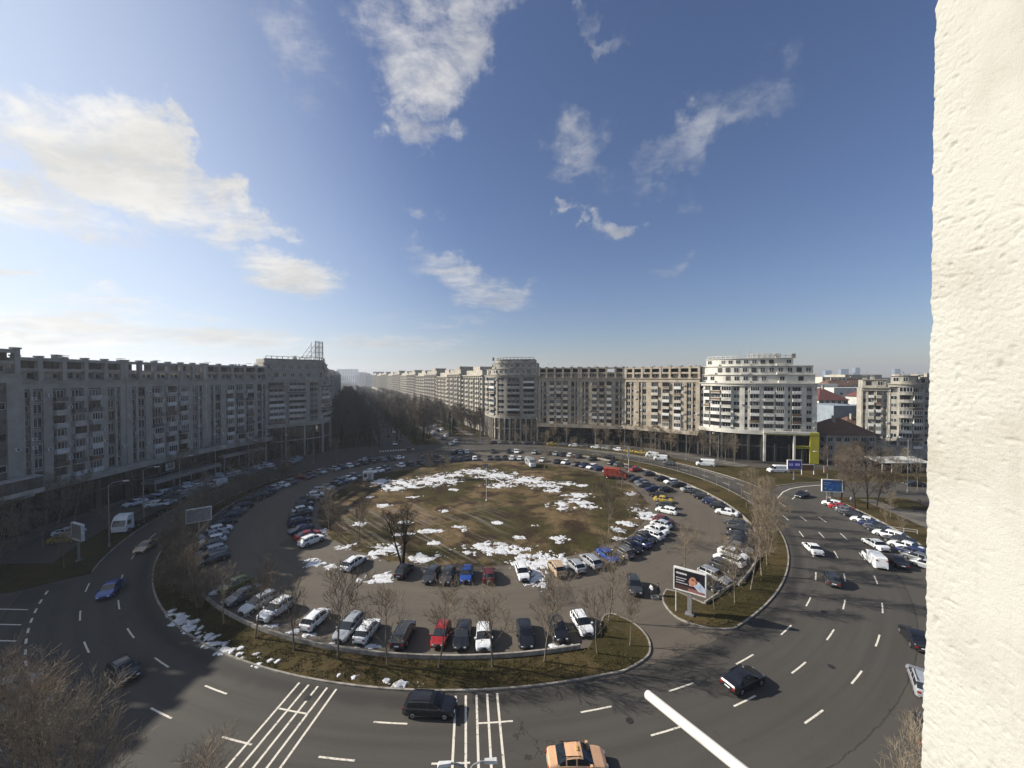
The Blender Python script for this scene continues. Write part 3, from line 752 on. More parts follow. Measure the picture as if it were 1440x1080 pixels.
canopy(P2, 1, 22, 3.2, 3.6, 'long low metal canopy in front of the shaded left shops')
canopy(P3, 1.5, 17, 5.0, 2.2, 'grey shop canopy beside the corner block, behind parked cars')
sg = empty('shop_sign', P2(9, 2.2, 6.1), 'small square lit-edge sign with a black H on the shaded podium', 'shop sign', world=True)
g = MB(); g.pbox(P2, 7.9, 10.3, 2.22, 2.5, 5.0, 7.0); g.build('panel', M_AC, sg)
g = MB()
for a, b, c, d in ((8.5, 8.75, 5.5, 6.5), (9.4, 9.65, 5.5, 6.5), (8.75, 9.4, 5.9, 6.12)): g.pbox(P2, a, b, 2.5, 2.54, c, d)
g.build('letter', M_DARKM, sg)

# right row, sunlit
row_block([(12.4, 180.5), (31, 176.2)], 'std', 8.4, 29.7, PR, 'brown apartment block in the sun, next to the tall boulevard corner tower', 31, proj=3.4, openp=.25, face=(0, 90))
row_block([(31.1, 176.2), (50, 171)], 'std', 8.4, 29.7, PR, 'brown sunlit apartment block in the middle of the right row', 32, proj=3.4, openp=.2, face=(0, 90))
row_block([(50.1, 171), (74, 151.4)], 'R3', 8.6, 29.5, PR, 'brown sunlit apartment block next to the white rounded block', 33, proj=3.4, openp=.2, face=(0, 90))
tower_block([(-13.5, 201), (-9.5, 190), (-4.5, 184.2), (12.2, 181)], 'tall stepped corner tower at the right side of the boulevard, above tall columns', PG, 34, 11.5, 31.0, 38.3, face=(0, 60), ncol=14, steps=[(2.8, -.3, .5, .15), (2.6, -.6, 9, .2), (1.6, -1.4, 13, 1.5)])
wB, WP, zt, rnd = tower_block([(74.6, 151.8), (80, 144.2), (88.5, 139.4), (106.4, 134.2)], 'white rounded apartment block with a yellow bank on its ground floor', PW, 35, 10.6, 27.8, 37.2, lay='white', face=(0, 60), depth=22, nf=6, proj=1.3, ncol=9, steps=[(2.9, -.3, .1, .4), (3.0, -.5, .15, 1.0), (2.7, -1.9, 1.0, 6.5)])
L = WP.len
g = MB(); g.pbox(WP, L * .47, L * .78, -8, -7.6, zt, zt + 1.9); g.pbox(WP, L * .47, L * .78, -8.3, -8, zt, zt + .2)
for i in range(7): g.pbox(WP, L * (.47 + .05 * i), L * (.47 + .05 * i) + .1, -7.6, -7.5, zt, zt + 1.95)
g.build('roof_screen', M_AC, wB)
g = MB(); p = WP(L * .5, -8, zt); g.tube(p, (p[0], p[1], zt + 6), .07, .03, 5); g.build('antenna', M_METAL, wB)
# bank portal
M_YEL = mat('yellow_cladding', (.36, .32, .03), .6, .3, var=.15, scale=.6)
bank = tag(empty('bank_front', WP(L * .78, 0, 0), 'yellow framed bank front at the foot of the white rounded block', 'bank front', world=True))
g = MB(); g.pbox(WP, L * .56, L + .1, 1.35, 1.9, 9.75, 10.15, 0); g.pbox(WP, L * .56, L - 2.6, 1.35, 2.0, 10.15, 10.95, 1); g.pbox(WP, L - 2.6, L + .1, 1.35, 2.0, 10.15, 10.95, 0); g.pbox(WP, L - 2.6, L + .1, 1.35, 1.9, .14, 9.75, 0); g.pbox(WP, L * .56, L * .56 + .7, 1.35, 1.9, .14, 9.75, 1); g.pbox(WP, L * .80, L * .80 + .6, 1.35, 1.9, .14, 9.75, 1)
g.pbox(WP, L * .82, L - 2.6, 1.35, 1.8, 5.2, 6.2, 0)
g.build('portal', [M_YEL, PW['wall']], bank)
g = MB(); g.pbox(WP, L * .58, L * .8, 1.32, 1.4, 6.6, 8.6, 0); g.pbox(WP, L * .83, L - 3, 1.32, 1.4, 6.6, 9.0, 0); g.build('window', M_DARKGLASS, bank)
def text(body, size, loc, d, m, parent, name='lettering', ext=.02, al='CENTER'):
    cu = bpy.data.curves.new(name, 'FONT'); cu.body = body; cu.size = size; cu.extrude = ext; cu.align_x = al; cu.align_y = 'CENTER'
    cu.materials.append(m); o = bpy.data.objects.new(name, cu); COL.objects.link(o)
    d = Vector((d[0], d[1], 0)).normalized(); x = Vector((-d.y, d.x, 0))
    if parent is not None:
        l = Vector(parent.get('_o', (0, 0, 0))); o.parent = parent; loc = Vector(loc) - l
    o.location = loc
    from mathutils import Matrix
    mm = Matrix((x, Vector((0, 0, 1)), d)).transposed(); o.rotation_euler = mm.to_euler()
    me = bpy.data.meshes.new_from_object(o); nm = bpy.data.objects.new(name, me); COL.objects.link(nm)
    nm.parent = o.parent; nm.location = o.location; nm.rotation_euler = o.rotation_euler
    bpy.data.objects.remove(o); return nm
a = Vector(WP(L * .9, 1.83, 5.7)); nrm = WP.nv[-1]
text('Raiffeisen BANK', .8, a, (nrm.x, nrm.y), M_TRIM, bank)

# east side: rounded block by the picture's right border
tower_block([(134, 147.5), (137, 145.6), (140.5, 143.6)], 'left wing of the cream block near the right border, lower flat roof', PE, 41, 6, 26, 28.6, lay='plain', face=(0, 60), depth=16, shop=False, crown=False, ac=.1)
tower_block([(140.5, 143.5), (143, 140.3), (147, 139.3), (150.4, 141.4)], 'cream rounded stair tower with curved balconies near the right border', PE, 42, 4, 27.5, 31.6, lay='round', face=(60, 60), depth=14, nf=8, shop=False, crown=False, ac=.08)
tower_block([(150.5, 141.6), (162, 143), (176, 146)], 'right wing of the cream block partly hidden by the stucco wall', PE, 43, 4, 27, 30.8, lay='plain', face=(0, 60), depth=16, nf=8, shop=False, crown=False, ac=.1)

# houses and blocks in the gap
def simple_block(name, label, x0, x1, y0, y1, h, m, seed, roof='flat', rm=None, group=None, nwin=None, cat='building', wy=3.0, front='y'):
    rnd = random.Random(seed); r = empty(name, ((x0 + x1) / 2, y0, 0), label, cat, group, world=True)
    g = MB(); g.box(x0, x1, y0, y1, 0, h); 
    if roof == 'flat': g.box(x0 - .1, x1 + .1, y0 - .1, y1 + .1, h, h + .5)
    g.build('wall', m, r)
    if roof == 'hip':
        g = MB(); cx0, cx1 = x0 + (y1 - y0) / 2, x1 - (y1 - y0) / 2
        if cx1 < cx0: cx0 = cx1 = (x0 + x1) / 2
        yy = (y0 + y1) / 2; rh = (y1 - y0) * .36; e = .7
        g.add([(x0 - e, y0 - e, h - .2), (x1 + e, y0 - e, h - .2), (x1 + e, y1 + e, h - .2), (x0 - e, y1 + e, h - .2), (cx0, yy, h + rh), (cx1, yy, h + rh)],
              [(0, 1, 5, 4), (1, 2, 5), (2, 3, 4, 5), (3, 0, 4), (3, 2, 1, 0)])
        g.build('roof', rm, r)
        g = MB(); g.box(cx0 - .4, cx0 + .4, yy - 2, yy - 1.2, h, h + rh + 1.2); g.build('chimney', PG['wall'], r)
    nfl = int(h / wy); nc = nwin or max(2, int((x1 - x0) / 3))
    cnt = 0
    for f in range(nfl):
        for i in range(nc):
            if cnt >= 96 or (roof == 'blank' and rnd.random() < .6): continue
            c = x0 + (x1 - x0) * (i + .5) / nc; z = f * wy + 1.0; g = MB()
            g.box(c - .75, c + .75, y0 - .04, y0 - .01, z, z + 1.4, 0); g.box(c - .85, c + .85, y0 - .12, y0 - .01, z - .12, z - .02, 1); g.box(c - .04, c + .04, y0 - .07, y0 - .04, z, z + 1.4, 1)
            g.build('window', [M_GLASS, M_WHITEFR], r); cnt += 1
        if front == 'xy':
            for i in range(max(2, int((y1 - y0) / 3.4))):
                c = y0 + (y1 - y0) * (i + .5) / max(2, int((y1 - y0) / 3.4)); z = f * wy + 1.0; g = MB()
                g.box(x0 - .04, x0 - .01, c - .7, c + .7, z, z + 1.4, 0); g.box(x0 - .12, x0 - .01, c - .8, c + .8, z - .12, z - .02, 1)
                g.build('window', [M_GLASS, M_WHITEFR], r)
    return r
M_BRICKR = mat('brown_tile_roof', (.13, .075, .05), .9, var=.4, scale=1.2)
M_REDR = mat('red_tile_roof', (.12, .045, .038), .85, var=.35, scale=1.2)
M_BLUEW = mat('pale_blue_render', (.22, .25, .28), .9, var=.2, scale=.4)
M_CREAM = mat('cream_render', (.58, .52, .40), .9, var=.25, scale=.2)
M_WHITER = mat('white_render', (.46, .45, .42), .9, var=.25, scale=.3)
M_OCHRE = mat('tan_render', (.40, .35, .27), .9, var=.3, scale=.2)
simple_block('house', 'old house with a brown hipped roof right of the yellow bank', 113, 131, 138, 152, 9.6, PG['wall'], 51, 'hip', M_BRICKR, cat='house', front='xy')
simple_block('house', 'low brown-roofed house behind the trees, left of the cream wing', 132, 146, 152, 166, 9.0, PG['wall'], 52, 'hip', M_BRICKR, cat='house')
simple_block('house', 'pale blue rendered building with a blank wall above the brown roof', 149, 163, 178, 196, 17.0, M_BLUEW, 53, 'blank', cat='house')
simple_block('house', 'dark grey building next to the pale blue wall', 164, 186, 184, 200, 15.5, mat('dark_render', (.09, .095, .11), .8, var=.3), 54, cat='house')
simple_block('house', 'house with a bright red tiled roof beyond the brown one', 166, 182, 208, 226, 18.0, M_CREAM, 55, 'hip', M_REDR, cat='house')
simple_block('house', 'small red-roofed house standing right of the larger red roof', 196, 206, 214, 226, 19.5, M_WHITER, 56, 'hip', M_REDR, cat='house')
simple_block('office_building', 'long white office building with blank panels behind the red roofs', 206, 250, 246, 262, 23.5, M_WHITER, 57, 'blank', cat='office building')
simple_block('office_building', 'white block with square black windows above the red roof', 205, 222, 262, 280, 25.2, M_WHITER, 58, cat='office building')
simple_block('apartment_building', 'cream block on the horizon next to the white rounded block', 246, 268, 305, 320, 30.0, M_CREAM, 59, cat='apartment building')
simple_block('apartment_building', 'wide tan block with terraces in the middle of the distant gap', 290, 322, 335, 352, 32.0, M_OCHRE, 60, cat='apartment building')
simple_block('apartment_building', 'cream block on the horizon left of the rounded stair tower', 348, 386, 380, 398, 29.5, M_CREAM, 61, cat='apartment building')
for i, (x0, y0, w, d_, h, m_, rf, lb) in enumerate(((118, 158, 12, 9, 8.5, M_OCHRE, M_BRICKR, 'tan house with a brown roof peeping over the first brown roof'), (150, 172, 11, 9, 9, M_CREAM, M_REDR, 'cream house with a dull red roof beside the pale blue building'),
        (176, 206, 14, 10, 12, M_WHITER, M_BRICKR, 'white house with a brown roof under the large red roof'), (152, 186, 9, 8, 13, M_OCHRE, M_BRICKR, 'narrow tan house squeezed behind the hipped brown roof'),
        (190, 236, 16, 12, 16, M_CREAM, M_BRICKR, 'cream house with a brown roof in front of the long white office'), (214, 240, 12, 10, 17, M_WHITER, M_REDR, 'white house with a weathered red roof left of the cream wing'),
        (238, 290, 20, 14, 24, M_OCHRE, M_BRICKR, 'tan villa with a brown roof below the horizon blocks'), (262, 300, 18, 14, 25, M_WHITER, M_BRICKR, 'white villa with a brown roof beside the tan villa'))):
    simple_block('house', lb, x0, x0 + w, y0, y0 + d_, h, m_, 400 + i, 'hip', rf, cat='house')
rnd = random.Random(5)
for i in range(22):
    y = rnd.uniform(420, 1000); x = y * rnd.uniform(.79, 1.08); w = rnd.uniform(18, 40); h = 30 + rnd.uniform(-5, 4) * y / 500
    simple_block('apartment_building', 'small distant apartment block on the eastern skyline', x, x + w, y, y + 14, h, [M_CREAM, M_OCHRE, M_WHITER, M_BRICKR][i % 4], 70 + i, group='distant blocks on the eastern skyline', nwin=6 if y < 600 else 3, cat='apartment building', wy=4.5)
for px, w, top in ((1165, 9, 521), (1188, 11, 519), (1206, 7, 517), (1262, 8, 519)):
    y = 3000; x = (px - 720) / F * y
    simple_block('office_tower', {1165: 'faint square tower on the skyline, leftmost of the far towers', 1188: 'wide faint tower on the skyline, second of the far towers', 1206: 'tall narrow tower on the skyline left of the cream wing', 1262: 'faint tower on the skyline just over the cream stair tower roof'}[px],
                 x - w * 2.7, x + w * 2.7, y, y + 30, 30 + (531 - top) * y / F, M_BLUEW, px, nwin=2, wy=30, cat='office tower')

# boulevard rows
def avenue_block(s0, s1, t, side, h, M, label, seed, group=None, near=True):
    rnd = random.Random(seed)
    P = Path([AV(s0, t), AV(s1, t)], AV((s0 + s1) / 2, 0)); L = P.len; m = P(L / 2, 0, 0)
    r = empty('apartment_building', (m[0], m[1], 0), label, 'apartment building', group, world=True)
    wall = MB(); wall.pbox(P, 0, L, -14, 0, 0, h - 5); wall.pbox(P, L * .1, L * .9, -13, -1.4, h - 5, h - 2.2); wall.pbox(P, L * .3, L * .62, -12, -2.6, h - 2.2, h)
    wall.pbox(P, -.1, L + .1, 0, .7, h - 5.6, h - 5)
    gm = MB(); nfl = 9; nc = int(L / (3.4 if near else 6)); cnt = 0
    rest = MB()
    for i in range(nc):
        a = (i + .12) * L / nc; b = (i + .88) * L / nc; bal = i % 3 != 0
        wall.pbox(P, (i + .9) * L / nc, (i + 1.1) * L / nc if i < nc - 1 else L, 0, .35, 5, h - 5.6)
        for f in range(nfl):
            z = 5 + f * (h - 11) / nfl
            if bal and near: wall.pbox(P, a, b, 0, 1.0, z - .1, z + .9, 1)
            if cnt < 96 and near and (i + f) % 2 == 0 or (near and cnt < 96 and i < nc // 2):
                g = MB(); g.pbox(P, a + .2, b - .2, .0, .05, z + .95, z + 2.2); g.build('window', M_GLASS, r); cnt += 1
            else: rest.pbox(P, a + .2, b - .2, .0, .05, z + .95, z + 2.2)
    # side wall windows seen from the square
    wall.build('wall', [M['wall'], M['bal']], r)
    if rest.v: tag(rest.build('window', M_GLASS, r), kind='stuff')
    return r
s = 110; i = 0
seq = [(38, 35.4, 36.5), (34, 33.6, 37.5), (40, 35.5, 36), (50, 34.5, 38), (55, 35.5, 37), (60, 34.5, 38.5), (70, 35.5, 38), (80, 34.5, 40), (100, 35.5, 39), (120, 34.5, 41), (140, 35.5, 40), (160, 35, 42)]
s = 108
for i, (ln_, t, h) in enumerate(seq):
    avenue_block(s, s + ln_, t + .5, 1, h, PG if i % 2 else PE, 'sunlit apartment block lining the right side of the boulevard, %s from the corner tower' % ordw(i), 100 + i, 'blocks along the right side of the boulevard', near=s < 330)
    s += ln_ + .4
s = 96
for i, (ln_, t, h) in enumerate([(26, 44, 35.5), (30, 42.5, 35), (40, 44, 36), (50, 43, 37), (60, 44, 37.5), (80, 43, 38), (110, 43.5, 39), (150, 43, 40), (200, 43, 42)]):
    avenue_block(s, s + ln_, -t, -1, h, PL, 'grey shaded apartment block lining the left side of the boulevard, %s from the corner block' % ordw(i), 130 + i, 'blocks along the left side of the boulevard', near=s < 260)
    s += ln_ + .4
# palace on the hill at the end of the boulevard
PZ = 2500; px0 = (484 - 720) / F * PZ; pr = empty('palace', (px0, PZ, 0), 'huge pale stepped palace closing the far end of the boulevard', 'palace', world=True)
M_PAL = mat('palace_stone', (.5, .48, .43), .9, var=.1)
g = MB()
for hw, y0, y1, z0, z1 in ((150, 0, 120, -1, 52), (108, 6, 110, 52, 66), (54, 14, 100, 66, 86)): g.box(px0 - hw, px0 + hw, PZ + y0, PZ + y1, z0, z1)
g.build('wall', M_PAL, pr)
for k_, (hw, y0, z0, z1, n) in enumerate(((145, 0, 14, 44, 22), (100, 6, 54, 63, 16), (50, 14, 69, 80, 9))):
    for i in range(n):
        c = px0 - hw + 2 * hw * (i + .5) / n; g = MB(); g.box(c - hw / n * .45, c + hw / n * .45, PZ + y0 - .6, PZ + y0 - .1, z0, z1); g.build('window', M_GLASS, pr)
rnd = random.Random(9)
for i, (px, y, top) in enumerate(((512, 1500, 525), (520, 1300, 528), (531, 1150, 523), (540, 1000, 527), (505, 1900, 527), (470, 1700, 530))):
    x = (px - 720) / F * y
    simple_block('apartment_building', ['pale distant block right of the palace', 'low distant block between palace and tall red-brown block', 'tall grey-brown distant block rising over the boulevard trees', 'distant pale block left of the green-tinted row', 'faint low block just right of the palace roof', 'faint low block left of the palace'][i],
                 x - 6 * y / F, x + 6 * y / F, y, y + 20, 30 + (531 - top) * y / F, [M_CREAM, M_WHITER, M_OCHRE][i % 3], 300 + i, nwin=5, cat='apartment building', wy=4)
# ------------------------------------------------------------------ vehicles
def interp(tab, x):
    for (a, va), (b, vb) in zip(tab, tab[1:]):
        if x <= b:
            t = (x - a) / (b - a) if b > a else 0
            return va + (vb - va) * t
    return tab[-1][1]
KIND = {  # L, W, top line (fraction from the nose, z), shoulder line, glass: windscreen, rear glass, side glass (start,end), pillars, wheel fractions, wheel radius
 'sedan': dict(L=4.55, W=1.80, top=[(0,.50),(.015,.66),(.07,.78),(.22,.93),(.26,.98),(.41,1.38),(.49,1.45),(.60,1.43),(.70,1.37),(.84,1.04),(.88,1.01),(.97,.97),(.99,.84),(1,.6)],
     ws=(.245,.42), rg=(.70,.845), sg=(.27,.82), pil=(.53,.70), wh=(.18,.79), r=.32),
 'hatchback': dict(L=4.05, W=1.74, top=[(0,.50),(.015,.70),(.07,.82),(.20,.96),(.24,1.02),(.40,1.42),(.49,1.50),(.70,1.48),(.84,1.40),(.95,1.02),(.985,.92),(1,.6)],
     ws=(.225,.41), rg=(.845,.95), sg=(.25,.88), pil=(.56,.76), wh=(.19,.80), r=.31),
 'estate': dict(L=4.65, W=1.80, top=[(0,.50),(.015,.68),(.07,.80),(.21,.95),(.25,1.0),(.40,1.40),(.48,1.48),(.68,1.49),(.87,1.42),(.97,1.02),(.99,.9),(1,.6)],
     ws=(.235,.41), rg=(.87,.97), sg=(.26,.90), pil=(.51,.68), wh=(.18,.79), r=.32),
 'suv': dict(L=4.45, W=1.86, top=[(0,.60),(.015,.82),(.07,.96),(.21,1.07),(.25,1.13),(.39,1.54),(.48,1.63),(.70,1.62),(.86,1.54),(.96,1.14),(.985,1.0),(1,.65)],
     ws=(.235,.40), rg=(.86,.96), sg=(.26,.89), pil=(.52,.70), wh=(.19,.80), r=.37),
 'van': dict(L=4.9, W=1.92, top=[(0,.62),(.02,.84),(.07,1.0),(.16,1.16),(.19,1.22),(.31,1.85),(.38,1.96),(.60,1.98),(.95,1.96),(.985,1.86),(1,.7)],
     ws=(.175,.315), rg=(2,3), sg=(.19,.42), pil=(.9,), wh=(.17,.80), r=.34),
 'long_van': dict(L=5.9, W=2.02, top=[(0,.65),(.02,.9),(.06,1.08),(.13,1.24),(.15,1.3),(.25,2.1),(.31,2.38),(.60,2.42),(.97,2.38),(.99,2.2),(1,.7)],
     ws=(.14,.26), rg=(2,3), sg=(.16,.34), pil=(.9,), wh=(.15,.80), r=.36),
}
PAINTS = {'white': (.72,.72,.71), 'silver': (.36,.37,.38), 'grey': (.14,.145,.15), 'dark grey': (.045,.047,.05), 'black': (.012,.012,.014), 'blue': (.02,.06,.26), 'dark blue': (.012,.02,.07),
          'red': (.30,.015,.015), 'dark red': (.10,.012,.015), 'yellow': (.42,.29,.04), 'beige': (.42,.30,.18), 'olive': (.16,.17,.03), 'pale orange': (.62,.36,.20), 'light blue': (.28,.38,.5)}
def paint(c):
    col = PAINTS[c]; return mat('car_paint_' + c.replace(' ', '_'), col, .32, .5, .25 if c in ('silver', 'grey', 'dark grey') else 0.0, coat=.4, var=.12, scale=1.2)
PROTO = {}
def make_vehicle(kind, colour, detail=True, taxi=False):
    K = KIND[kind]; L, Wd = K['L'], K['W']; r = K['r']; hw = Wd / 2
    xs = sorted(set([0, .01, .02, .04, .06, .08, .11] + [a for a, _ in K['top']] + list(K['ws']) + [min(1, v) for v in K['rg']] + list(K['sg']) + [p + d for p in K['pil'] for d in (-.012, .012)]
        + [w + d * r / L for w in K['wh'] for d in (-1.25, -1.18, -1, -.7, -.35, 0, .35, .7, 1, 1.18, 1.25)] + [.93, .96, .98, .99, 1]))
    q = []
    for v in xs:
        if 0 <= v <= 1 and (not q or v - q[-1] > .003): q.append(v)
    xs = q
    vanlike = kind in ('van', 'long_van'); base = .62 if vanlike else .0
    def shoulder(f):
        t = interp(K['top'], f); s = {'sedan': .90, 'hatchback': .93, 'estate': .92, 'suv': 1.08, 'van': 1.2, 'long_van': 1.3}[kind]
        return min(t - .03, s * (.93 + .07 * min(1, f / .5)))
    rows = []
    for f in xs:
        x = L / 2 - f * L; zt = interp(K['top'], f); zs = shoulder(f)
        d = min(f * L, (1 - f) * L); w = hw * (1 - .20 * max(0, 1 - d / .55) ** 2)
        zb = .24 if kind != 'suv' else .30
        d0 = min(f * L, (1 - f) * L); zb += .06 * max(0, 1 - d0 / .3)
        for wf in K['wh']:
            dx = abs(f - wf) * L
            if dx < r * 1.2: zb = max(zb, r + math.sqrt(max(0, (r * 1.2) ** 2 - dx * dx)) * .98 - .02)
        h = max(0, zt - zs); k = min(1, h / .38)
        tw = (.78 if not vanlike else .86)
        top_w = w * (.90 - (.90 - tw) * k)
        pts = [(w * .95, min(zb, zs - .08)), (w, max(min(zb, zs - .08) + .01, .42 * zs + .14)), (w * .995, zs - .09), (w * .96, zs),
               (w * .93, zs + h * .06), (top_w + w * .02, zs + h * (.82 if k > .5 else .6)), (top_w * .92, zs + h * .96), (top_w * .5, zt), (0, zt + .012)]
        rows.append((x, f, h, pts))
    body, ws, rg, sgl, sgr = MB(), MB(), MB(), MB(), MB()
    n = 9
    for sgn in (1, -1):
        for i in range(len(rows) - 1):
            A, B = rows[i], rows[i + 1]; fm = (A[1] + B[1]) / 2
            for j in range(n - 1):
                p = [(A[0], sgn * A[3][j][0], A[3][j][1]), (B[0], sgn * B[3][j][0], B[3][j][1]), (B[0], sgn * B[3][j+1][0], B[3][j+1][1]), (A[0], sgn * A[3][j+1][0], A[3][j+1][1])]
                if sgn > 0: p = p[::-1]
                tgt = body
                if j >= 5 and K['ws'][0] <= fm <= K['ws'][1] and not (j == 5 and False): tgt = ws
                elif j >= 5 and K['rg'][0] <= fm <= K['rg'][1]: tgt = rg
                elif j == 4 and K['sg'][0] <= fm <= K['sg'][1] and max(A[2], B[2]) > .12 and not any(abs(fm - pp) < .013 for pp in K['pil']): tgt = sgl if sgn > 0 else sgr
                tgt.quad(*p)
    for e, rev in ((0, 0), (-1, 1)):
        x, f, h, pts = rows[e]; ring = [(x, y, z) for y, z in pts] + [(x, -y, z) for y, z in pts[::-1][1:]]
        body.add(ring, [tuple(range(len(ring)))[::(-1 if rev else 1)]])
    if detail:   # door shut lines, handles and side mouldings
        doors = [L / 2 - K['sg'][0] * L - .12] + [L / 2 - p * L for p in K['pil'] if p < .9] if not vanlike else [L / 2 - .2 * L, L / 2 - .42 * L]
        for x in doors:
            for s in (1, -1): body.box(x - .012, x + .012, min(s * (hw - .03), s * (hw + .003)), max(s * (hw - .03), s * (hw + .003)), .42, shoulder(.5) - .12, 1)
        for x in doors[1:]:
            for s in (1, -1): body.box(x + .05, x + .22, min(s * (hw - .03), s * (hw + .02)), max(s * (hw - .03), s * (hw + .02)), shoulder(.5) - .2, shoulder(.5) - .165, 1)
        for s in (1, -1): body.box(-L / 2 + .9, L / 2 - 1.0, min(s * (hw - .05), s * (hw - .002)), max(s * (hw - .05), s * (hw - .002)), .25, .33, 1)
        body.box(L / 2 - .05, L / 2 + .012, -hw * .36, hw * .36, interp(K['top'], .02) - .20, interp(K['top'], .02) - .08, 1)
    # under-body and wheel wells
    zb = .22
    body.box(-L / 2 + .25, L / 2 - .25, -hw * .80, hw * .80, zb, .55, 1)
    # bumper and sill trim, grille
    body.box(L / 2 - .10, L / 2 + .015, -hw * .55, hw * .55, .33, .50, 1)
    body.box(-L / 2 - .015, -L / 2 + .1, -hw * .6, hw * .6, .30, .42, 1)
    root = bpy.data.objects.new('parked_car', None); root.empty_display_size = .2; COL.objects.link(root)
    o = body.build('body', [paint(colour), M_TRIM], root, True)
    # keep crisp edges where the body is sharp
    parts = [('windscreen', ws), ('rear_window', rg), ('side_window', sgl), ('side_window', sgr)]
    if not detail:
        m = MB()
        for _, p in parts: m.add(p.v, p.f)
        m.build('windows', M_AUTOG, root, True)
    else:
        for nm, p in parts:
            if p.v: p.build(nm, M_AUTOG, root, True)
    wm = MB()
    def wheel(g, x, y, s):
        g.tube((x, y - s * .10, r), (x, y + s * .10, r), r, r * .985, 16, 0); g.tube((x, y + s * .101, r), (x, y + s * .115, r), r * .66, r * .6, 10, 1)
    for wf in K['wh']:
        for s in (1, -1):
            g = MB(); wheel(g, L / 2 - wf * L, s * (hw - .12), s); g.build('wheel', [M_RUBBER, M_RIM], root)
    zt = interp(K['top'], .03)
    if detail:
        for s in (1, -1):
            g = MB(); z = zt - .10
            g.add([(L/2 - .02 - .0, s*hw*.50, z-.10), (L/2 - .22, s*hw*.915, z-.08), (L/2 - .27, s*hw*.90, z+.06), (L/2 - .06, s*hw*.50, z+.05),
                   (L/2 - .3, s*hw*.5, z-.1), (L/2 - .3, s*hw*.6, z+.05)], [(0,1,2,3), (3,2,5), (0,4,1)])
            g.box(L/2 - .09, L/2 + .005, min(s*hw*.45, s*hw*.72), max(s*hw*.45, s*hw*.72), z - .09, z + .03)
            g.build('headlight', M_HEAD, root)
            g = MB(); zz = interp(K['top'], .985) * .86
            g.box(-L/2 - .01, -L/2 + .12, min(s*hw*.55, s*hw*.82), max(s*hw*.55, s*hw*.82), zz - .16, zz + .02); g.build('tail_light', M_TAIL, root)
            g = MB(); fx = L/2 - (K['ws'][0] + .045) * L; y0 = s * hw * .96; g.box(fx - .1, fx + .08, min(y0, y0 + s*.2), max(y0, y0 + s*.2), shoulder(.35) + .02, shoulder(.35) + .17); g.build('wing_mirror', [M_TRIM if colour == 'black' else paint(colour)], root)
        g = MB(); g.box(-L/2 - .03, -L/2 - .012, -.26, .26, .58, .70); g.build('number_plate', M_PLATE, root)
        g = MB()
        if not vanlike:
            for s in (1, -1):
                g.box(L/2 - K['sg'][1]*L + .2, L/2 - .45*L, min(s*hw*.66, s*hw*.69), max(s*hw*.66, s*hw*.69), interp(K['top'], .6) - .02, interp(K['top'], .6) + .035)
            g.build('roof_rail', M_TRIM if kind != 'suv' else M_METAL, root)
    if taxi:
        g = MB(); g.box(-.07, .07, -.2, .2, 1.42, 1.52); g.build('taxi_sign', mat('taxi_sign_plastic', (.5, .3, .1), .4), root)
    return root
def vehicle(kind, colour, x, y, hd, label, group, detail=True, taxi=False, moving=False):
    key = (kind, colour, detail, taxi)
    if key not in PROTO: PROTO[key] = make_vehicle(*key); o = PROTO[key]; first = True
    else: o = copy_tree(PROTO[key])
    o.location = (x, y, .008); o.rotation_euler = (0, 0, R(hd))
    o.name = {'van': 'van', 'long_van': 'van'}.get(kind, 'taxi' if taxi or colour == 'yellow' else 'car')
    tag(o, label, 'van' if 'van' in kind else ('taxi' if o.name.startswith('taxi') else 'car'), group)
    return o
KW = {'sedan': 'saloon car', 'hatchback': 'hatchback', 'estate': 'estate car', 'suv': 'SUV', 'van': 'van', 'long_van': 'long van'}
def heading(a, bias=.25):
    if a > 0: return a
    d = -90 - a; return a + bias * d
KL = {'s': 'sedan', 'h': 'hatchback', 'e': 'estate', 'u': 'suv', 'v': 'van', 'V': 'long_van'}
CLK = {'w': 'white', 'l': 'silver', 'g': 'grey', 'd': 'dark grey', 'k': 'black', 'b': 'blue', 'n': 'dark blue', 'r': 'red', 'm': 'dark red', 'y': 'yellow', 'e': 'beige', 'o': 'olive', 'c': 'light blue'}
